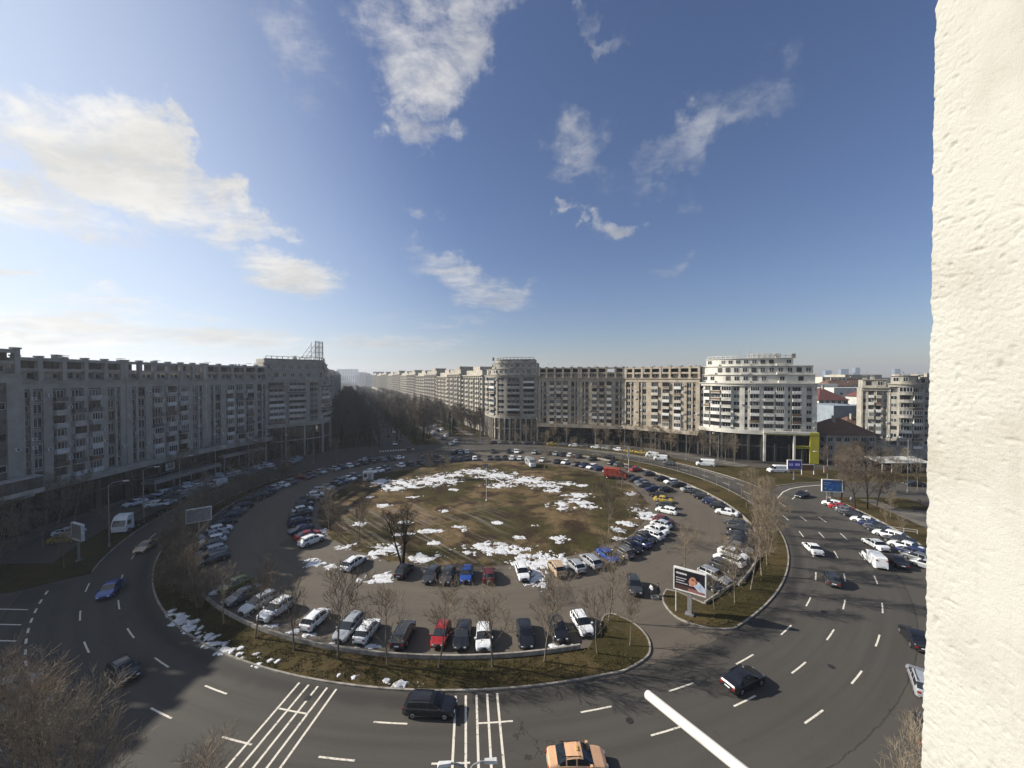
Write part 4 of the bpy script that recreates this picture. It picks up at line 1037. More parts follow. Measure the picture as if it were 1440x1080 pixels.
def ringrow(spec, rsnap, desc, anchor, group, nose='out', near=False, minsep=2.45, hdfun=None, fill=0.0):
    """cars parked side by side along an arc; their place on the arc comes from the list, their distance from the kerb is fixed"""
    L = []
    for t in spec.split():
        px, py, c, k = t.split(','); a = polar(*G(float(px), float(py), .7)); ang = a[1]; L.append([ang, c, k])
    rev = 1
    # unwrap
    ref = L[0][0]
    for e in L:
        while e[0] - ref > 180: e[0] -= 360
        while e[0] - ref < -180: e[0] += 360
    sg = 1 if L[-1][0] > L[0][0] else -1
    L.sort(key=lambda e: sg * e[0])
    for it in range(60):
        for i in range(len(L) - 1):
            rr = rsnap(L[i][0]) if callable(rsnap) else rsnap
            need = math.degrees(minsep / rr); gap = sg * (L[i+1][0] - L[i][0])
            if gap < need: d = (need - gap) / 2; L[i][0] -= sg * d; L[i+1][0] += sg * d
    rnd = random.Random(len(L))
    if fill:
        N = [L[0]]
        for e in L[1:]:
            rr = rsnap(e[0]) if callable(rsnap) else rsnap
            st = math.degrees((minsep + .25) / rr); k_ = int(abs(e[0] - N[-1][0]) / st)
            a0 = N[-1][0]
            if k_ >= 2:
                for q in range(1, k_):
                    if rnd.random() < fill: N.append([a0 + (e[0] - a0) * q / k_, rnd.choice('wwlgkkdkn'), rnd.choice('hseuh')])
            N.append(e)
        L = N
    for i, (a, c, k) in enumerate(L):
        rr = rsnap(a) if callable(rsnap) else rsnap
        x, y = RP(rr + rnd.uniform(-.3, .3), a); aa = (a + 180) % 360 - 180
        hd = hdfun(aa) if hdfun else heading(aa) + (0 if nose == 'out' else 180)
        if rnd.random() < .25: hd += 180
        hd += rnd.uniform(-2.5, 2.5)
        kind, col = KL[k], CLK[c]; dist = math.hypot(x, y)
        vehicle(kind, col, x, y, hd, '%s %s, %s from the %s of %s' % (col, KW[kind], ordw(i), anchor, desc), group, detail=dist < 78)
# near outer row (against the low wall)
ringrow('333,820,o,h 350,832,g,s 372,842,l,e 395,852,w,u 445,868,w,h 497,874,l,e 520,880,w,h 567,890,d,u 622,888,r,h 650,890,k,s 680,888,w,h 737,885,k,s 785,882,k,h 822,880,w,h', 57.0, 'the near car-park row', 'left end', 'cars in the near row of the car park')
# near inner row (against the lawn)
ringrow('488,795,w,e 562,807,k,h 603,812,d,s 627,813,d,s 655,812,b,h 687,812,m,h 737,810,w,h 790,806,e,u 818,801,l,h 838,792,l,e 868,787,b,s 883,778,g,e 893,770,k,h 903,761,n,s 912,756,d,h 921,753,w,e 930,745,w,s 938,738,w,h 946,733,m,h 938,717,w,e 931,709,d,h 939,702,y,s 928,695,k,h',
        43.6, 'the near lawn-edge row', 'left end', 'cars along the near and right lawn edge', nose='in')
ringrow('909,687,n,h 896,681,g,s 886,678,g,h 845,667,w,h 838,664,g,s 827,661,n,h 808,657,n,s 798,655,g,s 782,654,w,h 725,650,w,h 707,649,k,h 688,649,d,h 670,650,w,h 661,650,k,u 640,650,n,u 622,652,k,s',
        43.6, 'the far lawn-edge row', 'right end', 'cars along the far lawn edge', nose='in', fill=.75)
# right outer row
ringrow('1003,822,k,s 1002,807,l,e 1012,793,d,h 1024,785,w,e 1026,776,w,s 1022,765,g,s 1022,757,k,h 1025,750,k,s 1028,742,k,u 1029,734,d,s 1018,719,w,s 1013,711,k,h 1003,705,n,e 994,698,k,h 968,688,l,s 953,681,k,s 942,677,w,h 932,672,k,s 888,660,r,e 866,653,g,h 821,648,k,s 803,645,d,h 789,645,w,h 780,644,k,s 745,641,l,s 723,640,w,s 692,641,d,h 660,641,w,h 642,641,k,h',
        lambda a: wallr(a) - 2.9, 'the right outer row', 'billboard end', 'cars in the right outer arc of the car park', fill=.5)
# left outer row in shade
ringrow('314,781,d,e 306,772,l,e 310,762,d,h 318,756,w,h 320,748,l,s 324,741,w,h 332,731,k,s 340,722,n,h 348,717,g,s 358,709,k,e 378,700,k,s 394,691,n,u 409,686,l,h 420,682,w,s 448,672,m,e 462,670,g,s 478,666,l,s 495,662,l,s 524,657,k,s 541,652,k,h 566,649,k,s',
        57.0, 'the left outer row', 'near end', 'cars in the shaded left outer arc', fill=.75)
ringrow('428,762,w,u 416,755,r,s 415,745,n,s 420,733,n,u 414,724,k,u 425,716,w,h 432,708,d,h 445,695,w,h 461,688,l,e 474,685,g,h 486,680,d,s 543,666,w,h 552,664,w,s 562,662,g,h 578,658,w,h 588,656,k,h 602,654,k,s',
        43.2, 'the left lawn-edge row', 'sunlit end', 'cars along the left lawn edge', nose='in', fill=.75)
# right roadside row
ringrow('1159,708,w,h 1172,712,r,s 1183,716,g,h 1193,722,k,s 1206,730,w,s 1214,737,n,s 1228,742,d,s 1246,750,w,e 1254,758,k,e 1276,767,w,s 1281,775,n,h 1290,783,g,h 1296,792,l,h', 82.3, 'the right roadside row', 'billboard end', 'cars parked beside the road on the right', nose='in', hdfun=lambda a: a + 142)
# left service parking, outside the ring
ringrow('262,690,g,s 276,694,l,h 292,697,d,s 305,698,l,s 317,692,g,h 333,682,w,v 345,687,w,s 360,680,d,h 372,678,k,s 383,671,c,s 398,672,k,h 418,664,d,s 431,663,w,e 445,658,m,h', 75.5, 'the row beyond the left road', 'near end', 'cars in the shaded row beyond the left road', hdfun=lambda a: a + 62, minsep=2.8, fill=.8)
ringrow('224,705,w,s 268,678,k,s 290,672,g,h 308,669,w,h 325,668,k,s 343,665,l,s 357,661,d,h 372,658,d,s 396,656,w,s 410,654,k,h 424,650,g,s 438,648,l,h', 83.0, 'the row before the left shops', 'canopy end', 'cars at the foot of the left shops', hdfun=lambda a: a + 70, minsep=2.8, fill=.8)
ringrow('245,699,k,s 285,684,w,h 300,680,l,e 330,675,k,s 352,671,w,h 380,664,g,s 404,659,w,e 425,655,k,s 440,652,l,h', 79.2, 'the middle row below the left shops', 'canopy end', 'cars in the middle row below the left shops', hdfun=lambda a: a + 66, minsep=2.8, fill=.85)
# far side, parked along the outer kerb
ringrow('724,626,d,s 707,625,g,s 693,625,k,h 777,630,y,s 802,629,g,s 809,632,w,h 820,631,g,h 830,631,w,h 839,632,l,h 861,633,w,h 872,636,y,s 881,636,y,s 892,640,w,h 903,641,k,s', 79.3, 'the far kerb row', 'boulevard end', 'cars along the far kerb', hdfun=lambda a: a + 96, minsep=4.9, fill=.6)
for px, py, k, lab in ((917, 640, 'van', 'white van parked behind another on the far kerb, left of the pair'), (929, 644, 'van', 'white van parked on the far kerb, right of the pair'),
                       (992, 652, 'long_van', 'long white van on the service road before the brown block'), (1094, 661, 'long_van', 'long white van on the service road left of the purple screen')):
    x, y = G(px, py, .8); vehicle(k, 'white', x, y, 160 if px < 1000 else 172, lab, None)
for px, py, c, k, hd, lab in (
    (155, 827, 'blue', 'sedan', -62, 'blue saloon car driving through the shaded bend on the left'),
    (173, 941, 'black', 'hatchback', -28, 'black hatchback driving at the edge of the big shadow'),
    (205, 767, 'beige', 'sedan', -72, 'beige saloon car in shade beside the brushwood strip'),
    (605, 990, 'black', 'estate', -3, 'black estate car beside the kerb left of the striped crossing'),
    (1045, 953, 'black', 'sedan', 24, 'black saloon car with open sunlight around it, right of the white pole'),
    (1143, 770, 'white', 'sedan', 74, 'white saloon car driving away on the sunny right road'),
    (1169, 812, 'dark grey', 'hatchback', 60, 'dark hatchback driving in the middle of the right road'),
    (1128, 695, 'black', 'sedan', -150, 'black saloon car on the curved exit near the blue billboard'),
    (1287, 895, 'black', 'sedan', 62, 'black saloon car cut by the stucco wall, upper of the lone ones'),
    (1298, 957, 'silver', 'estate', 52, 'silver estate car half behind the stucco wall'),
    (1308, 1028, 'black', 'hatchback', 46, 'black hatchback almost hidden behind the stucco wall near the bottom'),
    (892, 822, 'dark grey', 'suv', -100, 'dark grey SUV leaving the car park beside two people'),
    (935, 687, 'dark grey', 'sedan', 20, 'dark saloon car standing in the aisle of the right parking arc'),
    (856, 643, 'black', 'sedan', 158, 'black saloon car driving on the far ring road'),
    (724, 634, 'white', 'sedan', 178, 'white saloon car driving on the far ring road'),
    (644, 635, 'black', 'suv', 200, 'black SUV driving where the boulevard meets the ring'),
    (941, 651, 'grey', 'hatchback', 150, 'grey hatchback driving behind the fence posts on the right'),
    (1286, 680, 'black', 'sedan', 165, 'black saloon car parked in the side street by the tall lamp'),
    (1231, 764, 'white', 'sedan', 82, 'white saloon car standing parallel to the road before the van'),
    (1260, 787, 'black', 'sedan', 66, 'black saloon car directly right of the white van'),
    (12, 966, 'silver', 'hatchback', 40, 'silver hatchback half hidden by the twiggy crown at the left edge'),
    (22, 996, 'grey', 'sedan', 40, 'grey saloon car under the twiggy crown in the bottom left corner'),
    (97, 747, 'white', 'sedan', 15, 'white saloon car behind the yellow one in the left shade'),
    (92, 757, 'yellow', 'sedan', 15, 'yellow taxi in the left shade beside the back of a billboard'),
    (222, 709, 'white', 'suv', 20, 'white SUV near the long canopy on the left service road')):
    x, y = G(px, py, .7); vehicle(k, c, x, y, hd, lab, None)
x, y = G(811, 1066, .7); vehicle('sedan', 'pale orange', x, y, 1.5, 'pale orange taxi at the bottom of the picture', None, True, True)
x, y = G(1230, 785, .9); vehicle('van', 'white', x, y, 67, 'white panel van standing at the right roadside', None)
# boulevard traffic
rnd = random.Random(77)
for i in range(30):
    s = 72 + i * 6.2 + rnd.uniform(-1, 1); t = (9, 12.5, 16)[i % 3]
    x, y = AV(s, t); c = rnd.choice(['white', 'white', 'silver', 'black', 'grey', 'white'])
    vehicle(rnd.choice(['sedan', 'hatchback', 'suv']), c, x, y, 113.5, '%s car in the boulevard queue, %s from the roundabout' % (c, ordw(i)), 'cars on the boulevard', detail=False)
for i in range(10):
    s = 70 + i * 13; x, y = AV(s, -10 - (i % 2) * 4); vehicle('sedan', ['black', 'white', 'grey'][i % 3], x, y, -66.5, '%s car on the dark left boulevard carriageway, %s from the roundabout' % (['black', 'white', 'grey'][i % 3], ordw(i)), 'cars on the boulevard', detail=False)
for i, px in enumerate((600, 612, 560, 534, 512)):
    x, y = G(px, 641 + abs(600 - px) * .06, .7); vehicle('sedan', ['grey', 'black', 'white', 'black', 'silver'][i], x, y, 190, '%s car crossing the mouth of the boulevard, %s from the right' % (['grey', 'black', 'white', 'black', 'silver'][i], ordw([1, 0, 2, 3, 4][i])), 'cars crossing the mouth of the boulevard', detail=False)

# trucks, kiosk
def boxy(name, label, cat, px, py, hd, fn):
    x, y = G(px, py, .0); r = empty(name, (x, y, 0.01), label, cat); r.rotation_euler = (0, 0, R(hd)); fn(r); return r
def wheels(r, xs, w, rad=.48):
    for x in xs:
        for s in (1, -1):
            g = MB(); g.tube((x, s * w - .14 * s, rad), (x, s * w + .14 * s, rad), rad, rad, 16); g.tube((x, s * w + .141 * s, rad), (x, s * w + .16 * s, rad), rad * .55, rad * .5, 10, 1); g.build('wheel', [M_RUBBER, M_RIM], r)
def truck(r):
    pw = paint('white'); g = MB()
    g.add([(3.6,-1.2,.5),(3.7,-1.2,1.5),(3.35,-1.15,2.7),(2.9,-1.1,3.3),(1.5,-1.15,3.5),(1.4,-1.2,.6),(3.6,1.2,.5),(3.7,1.2,1.5),(3.35,1.15,2.7),(2.9,1.1,3.3),(1.5,1.15,3.5),(1.4,1.2,.6)],
          [(0,1,2,3,4,5),(11,10,9,8,7,6),(0,6,7,1),(1,7,8,2),(2,8,9,3),(3,9,10,4),(4,10,11,5),(5,11,6,0)]); g.build('cab', pw, r)
    g = MB(); g.add([(3.72,-1.05,1.55),(3.39,-1.0,2.62),(3.39,1.0,2.62),(3.72,1.05,1.55)], [(3,2,1,0)]); g.build('windscreen', M_AUTOG, r)
    for s in (1, -1): g = MB(); g.box(2.3, 3.2, min(s*1.17, s*1.22), max(s*1.17, s*1.22), 1.7, 2.5); g.build('side_window', M_AUTOG, r)
    for s in (1, -1): g = MB(); g.box(3.63, 3.72, s*.9-.2, s*.9+.2, .8, 1.05); g.build('headlight', M_HEAD, r)
    g = MB(); g.box(-9, 1.3, -.45, .45, .75, 1.0); g.box(-10, -.2, -1.22, 1.22, 1.05, 1.3); g.build('flatbed', M_TRIM, r)
    wheels(r, (2.8, 0.2, -6, -7.3, -8.6), 1.08)
boxy('truck', 'white cab truck with an empty flatbed in the left shade', 'truck', 186, 742, -76, truck)
def red(r):
    m = mat('red_tarpaulin', (.33, .05, .03), .7, var=.3, scale=1)
    g = MB(); g.box(-2.6, 2.2, -1.1, 1.1, .9, 3.0); g.box(-2.65, 2.25, -1.15, 1.15, 3.0, 3.08); g.build('box', m, r)
    g = MB(); g.box(2.25, 3.8, -.95, .95, .55, 1.9); g.box(2.3, 3.3, -.9, .9, 1.9, 2.25); g.build('cab', m, r)
    g = MB(); g.box(3.32, 3.36, -.8, .8, 1.5, 2.15); g.build('windscreen', M_AUTOG, r); g = MB(); g.box(-2.6, 3.4, -.4, .4, .5, .9); g.build('chassis', M_TRIM, r)
    for x in (-1.5, 0, 1.3): g = MB(); g.box(x - .03, x + .03, -1.13, 1.13, .92, 3.1); g.build('strap', M_TRIM, r)
    wheels(r, (2.9, -1.6), .9, .38)
boxy('truck', 'red box truck parked at the far right lawn edge', 'truck', 862, 673, -20, red)
def camper(r):
    g = MB(); g.box(-2.8, 1.4, -1.05, 1.05, .6, 2.8); g.box(1.4, 2.2, -1.0, 1.0, 1.9, 2.7); g.build('body', paint('silver'), r)
    g = MB(); g.box(1.4, 2.9, -.95, .95, .5, 1.5); g.add([(1.4,-.9,1.5),(2.3,-.9,1.5),(1.8,-.85,1.9),(1.4,-.85,1.9),(1.4,.9,1.5),(2.3,.9,1.5),(1.8,.85,1.9),(1.4,.85,1.9)], [(0,1,2,3),(7,6,5,4),(1,5,6,2)]); g.build('cab', paint('white'), r)
    g = MB(); g.box(-1.5, -.3, -1.08, -1.04, 1.5, 2.1); g.box(-2.83, -2.79, -.5, .5, 1.5, 2.2); g.build('window', M_AUTOG, r); wheels(r, (2.1, -1.7), .9, .36)
boxy('camper', 'grey camper van parked on the far side of the lawn', 'camper van', 746, 656, -75, camper)
def kiosk(r):
    m = mat('kiosk_white', (.55, .54, .5), .6, var=.2); g = MB(); g.box(-1.3, 1.3, -1.0, 1.0, .1, 2.4); g.box(-1.5, 1.5, -1.2, 1.2, 2.4, 2.55); g.build('cabin', m, r)
    g = MB(); g.box(-1.0, -.2, -1.04, -1.0, 1.1, 2.0); g.build('window', M_DARKGLASS, r); g = MB(); g.box(.2, 1.0, -1.05, -1.0, .12, 2.1); g.build('door', M_METAL, r); wheels(r, (0,), 1.05, .3)
boxy('kiosk', 'small white kiosk trailer in the shade at the left lawn edge', 'kiosk', 518, 675, 10, kiosk)

# ------------------------------------------------------------------ trees
def grow_tree(seed, H, spread, first=.28, limbs=9, sub=6, sub2=5, sub3=3, upright=.6, tr=.11, multi=1, tw=.011, thick=1.0):
    rnd = random.Random(seed); T_ = MB(); C_ = MB()
    def branch(p, d, ln, r, lev, g):
        segs = 3 if lev < 2 else 2; pts = [(p, r)]
        for i in range(segs):
            d = (d + Vector((rnd.uniform(-.16, .16), rnd.uniform(-.16, .16), rnd.uniform(-.05, .16 if lev else .05)))).normalized()
            q = pts[-1][0] + d * ln / segs; rr = max(tw * .7, r * (1 - (i + 1) / segs * .72)); pts.append((q, rr))
        n = 6 if lev == 0 else (4 if lev == 1 else 3)
        for (a, ra), (b, rb) in zip(pts, pts[1:]): g.tube(a, b, ra, rb, n, 0, False)
        return pts, d
    def at(pts, f):
        k = f * (len(pts) - 1); i = min(int(k), len(pts) - 2); t = k - i
        return pts[i][0].lerp(pts[i+1][0], t), pts[i][1] + (pts[i+1][1] - pts[i][1]) * t, (pts[i+1][0] - pts[i][0]).normalized()
    def children(pts, n, lo, hi, ln, lev, ang):
        a0 = rnd.uniform(0, 6.28)
        for i in range(n):
            f = lo + (hi - lo) * (i + rnd.uniform(.1, .9)) / n; p, r, d = at(pts, f)
            az = a0 + i * 2.4 + rnd.uniform(-.4, .4); o = d.orthogonal().normalized(); o2 = d.cross(o)
            side = o * math.cos(az) + o2 * math.sin(az); th = ang * rnd.uniform(.75, 1.25)
            nd = (d * math.cos(th) + side * math.sin(th) + Vector((0, 0, .18 * upright))).normalized()
            l2 = ln * rnd.uniform(.7, 1.15) * (1.15 - .55 * f)
            g = T_ if lev == 1 else C_
            cp, _ = branch(p, nd, l2, max(tw, r * (.5 if lev == 1 else .6) * thick), lev, g)
            if lev == 1: children(cp, sub, .2, 1, ln * .52, 2, .65)
            elif lev == 2: children(cp, sub2, .15, 1, ln * .55, 3, .6)
            elif lev == 3 and sub3: children(cp, sub3, .2, 1, ln * .6, 4, .6)
    for m_ in range(multi):
        th = m_ * 6.28 / max(1, multi) + .5; lean = .0 if multi == 1 else .28
        d = Vector((math.cos(th) * lean, math.sin(th) * lean, 1)).normalized()
        tp, _ = branch(Vector((math.cos(th) * .12 * (multi > 1), math.sin(th) * .12 * (multi > 1), -.05)), d, H * .86, tr * rnd.uniform(.8, 1), 0, T_)
        children(tp, limbs, first, .98, spread, 1, .95 - .35 * upright)
    return T_, C_
def tree_proto(seed, bark=M_BARK, twig=M_TWIG, **kw):
    t, c = grow_tree(seed, **kw); r = bpy.data.objects.new('bare_tree', None); r.empty_display_size = .2; COL.objects.link(r)
    t.build('trunk', bark, r, True); c.build('crown', twig, r); return r
class Kit:
    def __init__(s, protos): s.p = protos; s.used = set()
    def put(s, i, x, y, z, sc, rz, label, group=None, name='bare_tree', cat='tree'):
        i %= len(s.p); o = s.p[i] if i not in s.used else copy_tree(s.p[i]); s.used.add(i)
        o.location = (x, y, z); o.scale = (sc, sc, sc * random.uniform(.93, 1.07)); o.rotation_euler = (0, 0, rz); o.name = name
        return tag(o, label, cat, group)
young = Kit([tree_proto(200 + i, H=(7.0, 8.2, 7.4, 7.8)[i], spread=(3.9, 2.9, 3.5, 3.2)[i], first=(.24, .34, .28, .3)[i], limbs=(7, 10, 8, 9)[i], sub=5, sub2=4, sub3=3, upright=.75, tr=.12, tw=.017) for i in range(4)])
bushy = Kit([tree_proto(220 + i, H=10.3 + i * .5, spread=2.9, first=.2, limbs=12, sub=6, sub2=5, sub3=3, upright=1.0, tr=.13, tw=.014) for i in range(3)])
dark = Kit([tree_proto(240, bark=M_BARKD, twig=M_BARKD, H=8.0, spread=2.6, first=.35, limbs=7, sub=6, sub2=4, sub3=2, upright=1.0, tr=.22, multi=3, tw=.02)])
big = Kit([tree_proto(260 + i, bark=M_BARKD, twig=M_TWIGG, H=15 + i, spread=5.2, first=.22, limbs=13, sub=6, sub2=5, sub3=3, upright=.7, tr=.24, tw=.03) for i in range(3)])
mid = Kit([tree_proto(280 + i, bark=M_BARK, twig=M_TWIG, H=10 + i, spread=3.6, first=.25, limbs=10, sub=5, sub2=4, sub3=3, upright=.8, tr=.15, tw=.024) for i in range(3)])
brush = Kit([tree_proto(300 + i, bark=M_TWIG, twig=M_TWIG, H=3.6, spread=1.7, first=.05, limbs=7, sub=5, sub2=4, sub3=2, upright=.7, tr=.035, multi=6, tw=.012) for i in range(2)])
random.seed(3)
# near strip
for i, a in enumerate((-117.7, -112, -106.5, -101.3, -96, -91, -85.8, -80.7, -75.1, -71.3)):
    x, y = RP(61.3, a); young.put(i, x, y, .1, [.92, 1, 1.0, 1.2, 1.0, 1.05, 1.12, 1.08, .9, .7][i], i * 1.7, 'young bare tree on the near grass strip, %s from its shaded left end' % ordw(i), 'young trees on the near grass strip')
x, y = G(856, 874); young.put(1, x, y, .1, 1.1, 2.2, 'young bare tree at the corner of the car park entrance', None)
for i, a in enumerate((-54.1, -49.2, -44.1, -39.8, -35.4, -30.8, -26.2, -21.5, -16.8, -12)):
    x, y = RP(61.6, a); bushy.put(i, x, y, .1, [.86, 1.08, 1.12, 1.05, 1.0, 1.02, .98, .92, .88, .8][i], i * 2.1, 'tall twiggy bare tree on the right strip, %s counting away from the big billboard' % ordw(i), 'bare trees on the right planted strip')
for i, a in enumerate((-57.5, -52, -47)): 
    x, y = RP(58.9 if i else 60.8, a); young.put(i, x, y, .1, .62, i, ['slim sapling just right of the big billboard', 'small sapling beside the rail right of the billboard', 'small sapling between the parked cars and the tall twiggy trees'][i], None)
# left strip brushwood and trees
rnd = random.Random(31)
k = 0
for i in range(22):
    a = -123 - i * 3.4 + rnd.uniform(-.8, .8); x, y = RP(rnd.uniform(61, 63.2), a)
    brush.put(i, x, y, .1, rnd.uniform(.8, 1.35), rnd.uniform(0, 6), 'brown brushwood shrub in the shaded left strip, %s from its near end' % ordw(i), 'brushwood in the left planted strip', 'bare_shrub', 'shrub')
for i, a in enumerate((-124, -130, -143, -149, -156, -163, -171, 178, 168, 158, 149)):
    x, y = RP(61.5, a); young.put(i + 1, x, y, .1, rnd.uniform(.85, 1.15), i, 'bare tree in the shaded left strip, %s from the near end' % ordw(i), 'bare trees in the shaded left strip')
# on the lawn edge
x, y = G(566, 796); dark.put(0, x, y, .1, 1.05, .3, 'dark many-stemmed tree by the snow at the lawn edge', None)
for i, (px, py, s) in enumerate(((463, 746, 1.0), (503, 770, 1.05), (480, 752, .8), (512, 742, .7), (857, 759, 1.25), (823, 742, .5), (886, 739, .8), (630, 720, .0), (625, 675, .9), (607, 672, .9), (765, 668, .9), (806, 664, .7), (873, 692, .9), (900, 742, .8))):
    if not s: continue
    x, y = G(px, py); young.put(i, x, y, .08, s, i * 1.3, 'slender bare tree on the lawn edge, ' + ['left of the red car', 'nearest on the left, in front of dark mud', 'second on the left beside another slim one', 'small one left of the dark tree', 'tall one on the right before the white cars', 'stubby one on the right half of the lawn', 'beside the snow by the yellow car', '', 'at the far left beside a twin', 'at the far left end beyond its twin', 'in the middle of the far edge', 'far edge, left of the red truck', 'far right, below the red truck', 'between snow patch and the burgundy car'][i], None)
# entrance billboard tree and aisle tree
x, y = G(963, 806); young.put(3, x, y, .02, .95, 4.0, 'wide bare tree rising right behind the big billboard', None)
# far strip and far pavement
for i in range(17):
    a = 30 + i * 5.2; x, y = RP(62, a); young.put(i, x, y, .1, rnd.uniform(.75, 1.0), i, 'slim bare tree on the far planted strip, %s counting from the right' % ordw(i), 'slim trees on the far planted strip')
for i in range(34):
    a = 24 + i * 2.1; x, y = RP(rnd.choice((84.5, 90, 93)) + rnd.uniform(-1, 1), a); mid.put(i, x, y, .1, rnd.uniform(.7, 1.0), i, 'bare tree in the rows before the dark shop arcade', 'bare trees before the right shop arcade')
for i in range(26):
    a = 148 + i * 2.5; x, y = RP(rnd.choice((85.5, 89)) + rnd.uniform(-1, 1), a)
    if x > -93.5: mid.put(i, x, y, .1, rnd.uniform(.7, 1.0), i, 'bare tree standing along the shaded left shops', 'bare trees along the left shops')
for i, (px, py, s) in enumerate(((60, 770, .8), (90, 800, .7), (20, 790, .8), (150, 745, .6))):
    x, y = G(px, py); young.put(i, x, y, .1, s, i, ['pale bare tree in the left shade nearest the yellow taxi', 'small pale tree on the dark left verge', 'pale bare tree at the very left of the dark verge', 'small bare tree between the truck and the white sign back'][i], None)
# right lawn grove
for i, (px, py, s, kk) in enumerate(((1183, 703, 1.0, big), (1203, 716, .95, big), (1220, 716, 1.0, big), (1233, 712, .75, big), (1252, 728, .5, mid), (1187, 690, .9, big), (1257, 694, .9, mid), (1290, 690, .8, mid), (1206, 672, .75, big), (1230, 668, .7, big), (1175, 668, .75, big), (1160, 662, .6, big), (1250, 662, .6, big), (1275, 660, .6, mid), (1247, 740, .35, mid), (1265, 752, .35, mid), (1195, 655, .7, big), (1215, 652, .65, big))):
    x, y = G(px, py); kk.put(i, x, y, .1, s * (.8 if kk is big else 1), i * 1.9, 'bare tree in the grove right of the blue billboard, %s on the list from front left to back right' % ordw(i) if False else 'dark bare tree in the grove beyond the right roadside cars', 'bare trees of the right grove')
# boulevard wood
rnd = random.Random(55); SPOTS = []
for (t0, t1, s0, s1, n, kk, sc0, sc1) in ((-38, -20, 78, 800, 105, 0, .85, 1.1), (-13, 6, 84, 800, 105, 1, .8, 1.05), (18, 25, 98, 700, 46, 2, .9, 1.2), (27, 34, 94, 700, 90, 3, .9, 1.15)):
    for i in range(n):
        s = s0 + (s1 - s0) * ((i + rnd.uniform(0, .8)) / n) ** 1.5; SPOTS.append((s, rnd.uniform(t0, t1), kk, rnd.uniform(sc0, sc1), rnd.uniform(0, 6)))
SPOTS.sort(); FARW = MB()
LB = (('dark bare tree in the dense rows on the left half of the boulevard', 'bare trees on the left of the boulevard'), ('bare tree on the middle strip of the boulevard', 'bare trees in the middle of the boulevard'),
      ('brown bare tree beside the right carriageway of the boulevard', 'bare trees beside the right carriageway'), ('brown bare tree under the sunlit right-hand boulevard blocks', 'bare trees under the right boulevard blocks'))
lowt = [grow_tree(400 + i, H=14, spread=4.6, first=.2, limbs=9, sub=5, sub2=4, sub3=0, upright=.7, tr=.25, tw=.07) for i in range(2)]
for i, (s, t, kk, sc, rz) in enumerate(SPOTS):
    x, y = AV(s, t)
    if i < 165: (big if kk < 2 or i % 3 else mid).put(i, x, y, .1, sc * (1 if kk < 2 else .72 if i % 3 else 1), rz, *LB[kk])
    else:
        q = lowt[i % 2]; k_ = sc * (1 if kk < 2 else .75); cs, sn = math.cos(rz) * k_, math.sin(rz) * k_
        for m_ in q: FARW.add([(x + vx * cs - vy * sn, y + vx * sn + vy * cs, .1 + vz * k_) for vx, vy, vz in m_.v], m_.f)
tag(FARW.build('wood', M_TWIGG), 'hazy mass of bare trees filling the distant boulevard', 'wood', kind='stuff')
# evergreens by the boulevard queue
def conifer(i, s, t, H):
    rnd = random.Random(i); x, y = AV(s, t); r = empty('evergreen_tree', (x, y, .1), 'dark evergreen by the boulevard, %s from the roundabout' % ordw(i), 'tree', 'evergreens beside the boulevard traffic')
    g = MB(); g.tube((0, 0, 0), (0, 0, H * .9), .2, .05, 6); g.build('trunk', M_BARKD, r); g = MB()
    for k in range(700):
        z = rnd.uniform(.1, 1) ; rr = (1 - z) * H * .24 * rnd.uniform(.4, 1.1) + .1; th = rnd.uniform(0, 6.28)
        c = Vector((rr * math.cos(th), rr * math.sin(th), z * H)); a = Vector((rnd.uniform(-1, 1), rnd.uniform(-1, 1), rnd.uniform(-.5, .3))) * .45; b = Vector((rnd.uniform(-1, 1), rnd.uniform(-1, 1), rnd.uniform(-.6, .2))) * .3
        g.add([c - a, c + b, c + a, c - b], [(0, 1, 2, 3)])
    g.build('crown', M_LEAF, r)
for i, (s, t, H) in enumerate(((100, 17.6, 9), (112, 18.5, 11), (126, 19, 10), (141, 18.5, 12), (160, 18, 11), (118, 20.5, 8))): conifer(i, s, t, H)
# near street trees whose crowns rise from the bottom corners of the frame
street = Kit([tree_proto(320 + i, bark=M_BARK, twig=mat('twig_sun_tone', (.28, .225, .16), .95, .1, var=.4, scale=1), H=13.5, spread=4.3, first=.3, limbs=13, sub=7, sub2=6, sub3=4, upright=.9, tr=.2, tw=.012) for i in range(2)])  # lighter twig colour paints sunlight onto these crowns
for i, (x, y, s) in enumerate(((-29.5, 24.0, .88), (-23.5, 21.2, .88), (-17.3, 19.6, .74), (-35, 27, .84), (19.4, 18.6, .64), (25.0, 22.6, .60))):
    street.put(i, x, y, 0, s, i * 1.1, ['twiggy street tree crown at the bottom left corner, largest one', 'twiggy street tree crown second from the bottom left corner', 'thin street tree crown reaching up left of the first striped crossing', 'twiggy street tree crown cut by the left edge of the picture', 'twiggy tree crown at the bottom right, left of its neighbour', 'twiggy tree crown at the bottom right against the stucco wall'][i], None)

